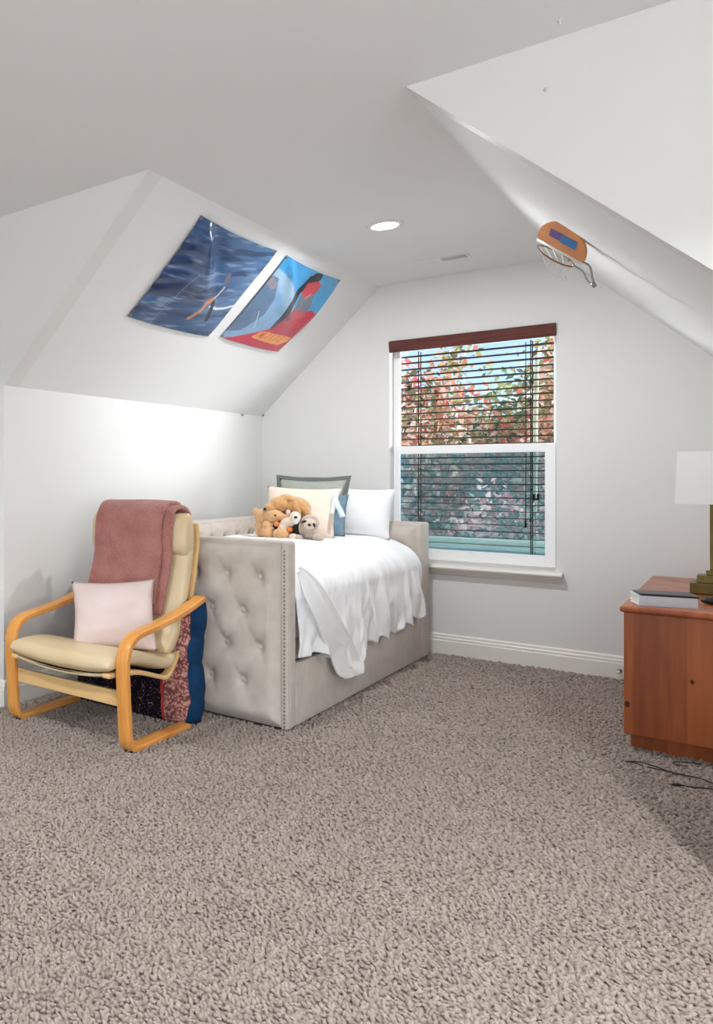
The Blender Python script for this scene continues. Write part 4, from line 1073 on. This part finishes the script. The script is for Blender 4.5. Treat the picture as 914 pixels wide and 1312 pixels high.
def tree(name, x, y, crown_z, rx, rz, n, size, cols, label, trunk, tr=.09, cat='tree', squash=1.0):
    t = thing(name, (x, y, -3.0), label, cat)
    bm = bmesh.new(); tube(bm, smooth_path([(x, y, -3), (x+.1, y, -1.2), (x-.05, y+.05, crown_z-rz*.2), (x+.05, y, crown_z+rz*.55)], 6), lambda k: tr*(1-.7*k), 10)
    for i in range(7):
        a = i*2.4; z0 = crown_z-rz*.5+i*rz*.14
        tube(bm, [(x, y, z0), (x+math.cos(a)*rx*.45, y+math.sin(a)*rx*.45, z0+rz*.3)], lambda k: tr*.4*(1-.7*k), 6)
    obj('trunk', bm, trunk, t)
    n = int(n*2.1); size *= .78
    r2 = np.random.default_rng(int(abs(x*100+y*10)))
    # clustered leaves
    nc = 90; cc = r2.normal(0, 1, (nc, 3)); cc /= np.linalg.norm(cc, axis=1)[:, None]; cc *= r2.uniform(.35, 1, (nc, 1))
    own = r2.integers(0, nc, n); p = cc[own]*np.array([rx, rx, rz])+r2.normal(0, .17, (n, 3))*np.array([rx, rx, rz])*.8+np.array([x, y, crown_z])
    q = r2.normal(0, 1, (n, 3)); q /= np.linalg.norm(q, axis=1)[:, None]
    w = np.cross(q, r2.normal(0, 1, (n, 3))); w /= np.linalg.norm(w, axis=1)[:, None]
    sz = size*r2.uniform(.6, 1.3, n)[:, None]
    V = np.stack([p-q*sz, p+w*sz*.5, p+q*sz, p-w*sz*.5], 1)
    F = np.arange(n*4).reshape(-1, 4)
    me = bpy.data.meshes.new('foliage'); me.from_pydata(V.reshape(-1, 3).tolist(), [], F.tolist())
    pal = np.array([lin(*c)[:3] for c in cols]); ci = (own % len(cols)); alt = r2.random(n) < .35; ci[alt] = r2.integers(0, len(cols), alt.sum())
    C = np.ones((n, 4, 4), np.float32); C[:, :, :3] = (pal[ci]*r2.uniform(.85, 1.45, (n, 1)))[:, None]
    at = me.color_attributes.new('Col', 'FLOAT_COLOR', 'POINT'); at.data.foreach_set('color', np.clip(C, 0, 1).ravel())
    obj('foliage', me, M['leaf'], t, False)
RED = [(196, 118, 98), (206, 92, 82), (188, 142, 112), (150, 140, 88), (214, 170, 150), (96, 92, 66), (226, 206, 190)]
MIX = [(134, 140, 92), (190, 136, 106), (104, 118, 84), (214, 200, 184), (156, 158, 108), (70, 84, 62)]
GRN = [(66, 88, 68), (84, 106, 76), (48, 70, 62), (116, 126, 92), (196, 198, 184), (54, 78, 80)]
PNK = [(214, 156, 162), (126, 142, 128), (176, 182, 164), (228, 190, 184), (88, 112, 100), (206, 128, 130), (70, 96, 100)]
tree('red_maple', -3.55, 12.0, 1.6, 1.0, 1.75, 2600, .075, RED, 'red-leaved tree at the left side of the window view', M['bark2'])
tree('orange_maple', -1.75, 12.6, 1.55, .8, 1.9, 2400, .07, RED+MIX[:2], 'orange-leaved tree right of centre in the window view', M['bark2'])
tree('mixed_tree', -2.7, 13.5, 1.2, 1.1, 1.7, 2600, .075, MIX, 'yellow-green tree between the two red trees outside', M['bark2'])
tree('garden_shrub', -2.1, 10.2, .2, .9, .85, 1900, .06, PNK, 'pale pink blossoming shrub low in the window view', M['bark2'], .05, 'shrub')
tree('low_shrub', -1.2, 10.0, .3, .7, .8, 1400, .06, PNK[1:]+GRN[:2], 'pale green shrub low at the right of the window view', M['bark2'], .05, 'shrub')
tree('dark_evergreen', -2.6, 15.5, .55, 2.6, 2.0, 7000, .11, GRN, 'dark green dense tree behind the red trees outside', M['bark2'], .14)
tree('far_evergreen', -6.2, 15.0, .6, 1.7, 2.4, 2600, .11, GRN, 'dark green tree far left behind the garden trees', M['bark2'], .14)
tree('side_evergreen', .6, 14.0, .6, 1.5, 2.2, 2400, .11, GRN, 'dark green tree far right behind the garden trees', M['bark2'], .14)
bt = thing('birch_trunk', (-1.735, 10.6, -3), 'slim pale trunk standing upright at the right of the window view', 'tree')
bm = bmesh.new(); tube(bm, smooth_path([(-1.80, 10.6, -3), (-1.80, 10.6, -.5), (-1.80, 10.6, 1.2), (-1.78, 10.6, 2.6)], 6), lambda k: .035*(1-.4*k), 10); obj('trunk', bm, M['bark'], bt)

# ------------------------------------------------------------------ light
W = bpy.data.worlds.new('sky'); S.world = W; W.use_nodes = True
nt = W.node_tree; N = nt.nodes.new; L = nt.links; bg = nt.nodes['Background']
tc = N('ShaderNodeTexCoord'); sx = N('ShaderNodeSeparateXYZ'); L.new(tc.outputs['Generated'], sx.inputs[0])
rp = N('ShaderNodeValToRGB'); L.new(sx.outputs['Z'], rp.inputs[0])
rp.color_ramp.elements[0].position = 0; rp.color_ramp.elements[0].color = lin(214, 226, 240)
rp.color_ramp.elements[1].position = .45; rp.color_ramp.elements[1].color = lin(80, 138, 206)
e = rp.color_ramp.elements.new(.1); e.color = lin(168, 202, 238)
nz = N('ShaderNodeTexNoise'); nz.inputs['Scale'].default_value = 5; nz.inputs['Detail'].default_value = 5; L.new(tc.outputs['Generated'], nz.inputs['Vector'])
r2 = N('ShaderNodeValToRGB'); r2.color_ramp.elements[0].position = .48; r2.color_ramp.elements[1].position = .66; L.new(nz.outputs['Fac'], r2.inputs[0])
mx = N('ShaderNodeMixRGB'); L.new(r2.outputs[0], mx.inputs[0]); L.new(rp.outputs[0], mx.inputs[1]); mx.inputs[2].default_value = (.95, .96, .98, 1)
# bright sky lobes added out of view, right and left, to light the dormer
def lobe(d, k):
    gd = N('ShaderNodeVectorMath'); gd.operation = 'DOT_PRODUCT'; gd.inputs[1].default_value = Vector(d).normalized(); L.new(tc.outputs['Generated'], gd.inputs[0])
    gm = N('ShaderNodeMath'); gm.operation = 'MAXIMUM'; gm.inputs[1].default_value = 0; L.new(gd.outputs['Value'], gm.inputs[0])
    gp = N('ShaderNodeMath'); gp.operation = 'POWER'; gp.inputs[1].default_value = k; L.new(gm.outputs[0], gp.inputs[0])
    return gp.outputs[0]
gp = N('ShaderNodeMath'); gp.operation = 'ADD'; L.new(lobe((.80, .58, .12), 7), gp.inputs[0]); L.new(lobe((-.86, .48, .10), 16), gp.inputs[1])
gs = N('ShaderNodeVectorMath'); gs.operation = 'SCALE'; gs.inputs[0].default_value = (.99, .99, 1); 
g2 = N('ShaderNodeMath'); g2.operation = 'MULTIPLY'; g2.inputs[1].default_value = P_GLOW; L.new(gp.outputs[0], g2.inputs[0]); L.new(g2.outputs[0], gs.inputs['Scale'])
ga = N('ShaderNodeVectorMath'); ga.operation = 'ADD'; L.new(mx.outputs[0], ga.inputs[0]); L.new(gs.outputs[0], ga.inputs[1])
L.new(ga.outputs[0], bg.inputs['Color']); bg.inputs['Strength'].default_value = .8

def area(name, loc, rot, sx_, sy_, power, col=(1, 1, 1), shape='RECTANGLE', spread=PI):
    l = bpy.data.lights.new(name, 'AREA'); l.shape = shape; l.size = sx_
    if shape == 'RECTANGLE': l.size_y = sy_
    l.energy = power; l.color = col; l.spread = spread
    o = bpy.data.objects.new(name, l); COL.objects.link(o); o.location = loc; o.rotation_euler = rot
    return o
sun = bpy.data.lights.new('sun', 'SUN'); sun.energy = .4; sun.angle = .03; sun.color = (1, .95, .88)
so = bpy.data.objects.new('sun', sun); COL.objects.link(so); so.rotation_euler = Vector((.75, .45, -.62)).to_track_quat('-Z', 'Y').to_euler()
# dormer downlight
def bulb(x, y, p, spread=2.3): area('downlight_bulb', (x, y, ZC-.0145), (0, 0, 0), .12, .12, p, (.95, .98, 1), 'DISK', spread)
bulb(-1.482, 4.645, P_BULB, PI)
pt = area('window_portal', ((WX0+WX1)/2, YB+.22, (WZ0+WZ1)/2), (-PI/2, 0, 0), WX1-WX0, WZ1-WZ0, 1); pt.data.cycles.is_portal = True
# main room: added ceiling lights and rear window daylight, plus an unseen side window
for x, y, k in ((-2.5, 1.3, .95), (.55, 1.75, 1.7), (-2.6, -1.2, .8), (1.4, -1.2, .8)):
    downlight(x, y, 'added round white recessed light in the main room ceiling, out of view')
    bulb(x, y, P_MAIN*k)
area('added_rear_window_light', ((RW[0]+RW[1])/2, YA-.06, (RW[2]+RW[3])/2), (PI/2, 0, 0), RW[1]-RW[0], RW[3]-RW[2], P_REAR, (.88, .955, 1))
area('daylight_side_window', (XB+.06, (SW[0]+SW[1])/2, (SW[2]+SW[3])/2), (PI/2, 0, PI/2), SW[1]-SW[0], SW[3]-SW[2], P_SIDE, (.88, .955, 1))

# ------------------------------------------------------------------ camera
cam = bpy.data.cameras.new('camera'); co = bpy.data.objects.new('camera', cam); COL.objects.link(co); S.camera = co
co.location = (0, 0, 1.25); co.rotation_euler = (PI/2, 0, .7796)
cam.sensor_fit = 'HORIZONTAL'; cam.sensor_width = 36; cam.lens = 999.41/914*36
cam.shift_x = (457+15.19)/914; cam.shift_y = -(656-608.98)/914
cam.clip_start = .05; cam.clip_end = 200
S.view_settings.view_transform = 'Standard'; S.view_settings.look = 'None'
S.view_settings.gamma = 1; S.view_settings.exposure = .98; S.view_settings.use_curve_mapping = False
S.cycles.max_bounces = 10; S.cycles.diffuse_bounces = 6; S.cycles.transparent_max_bounces = 16
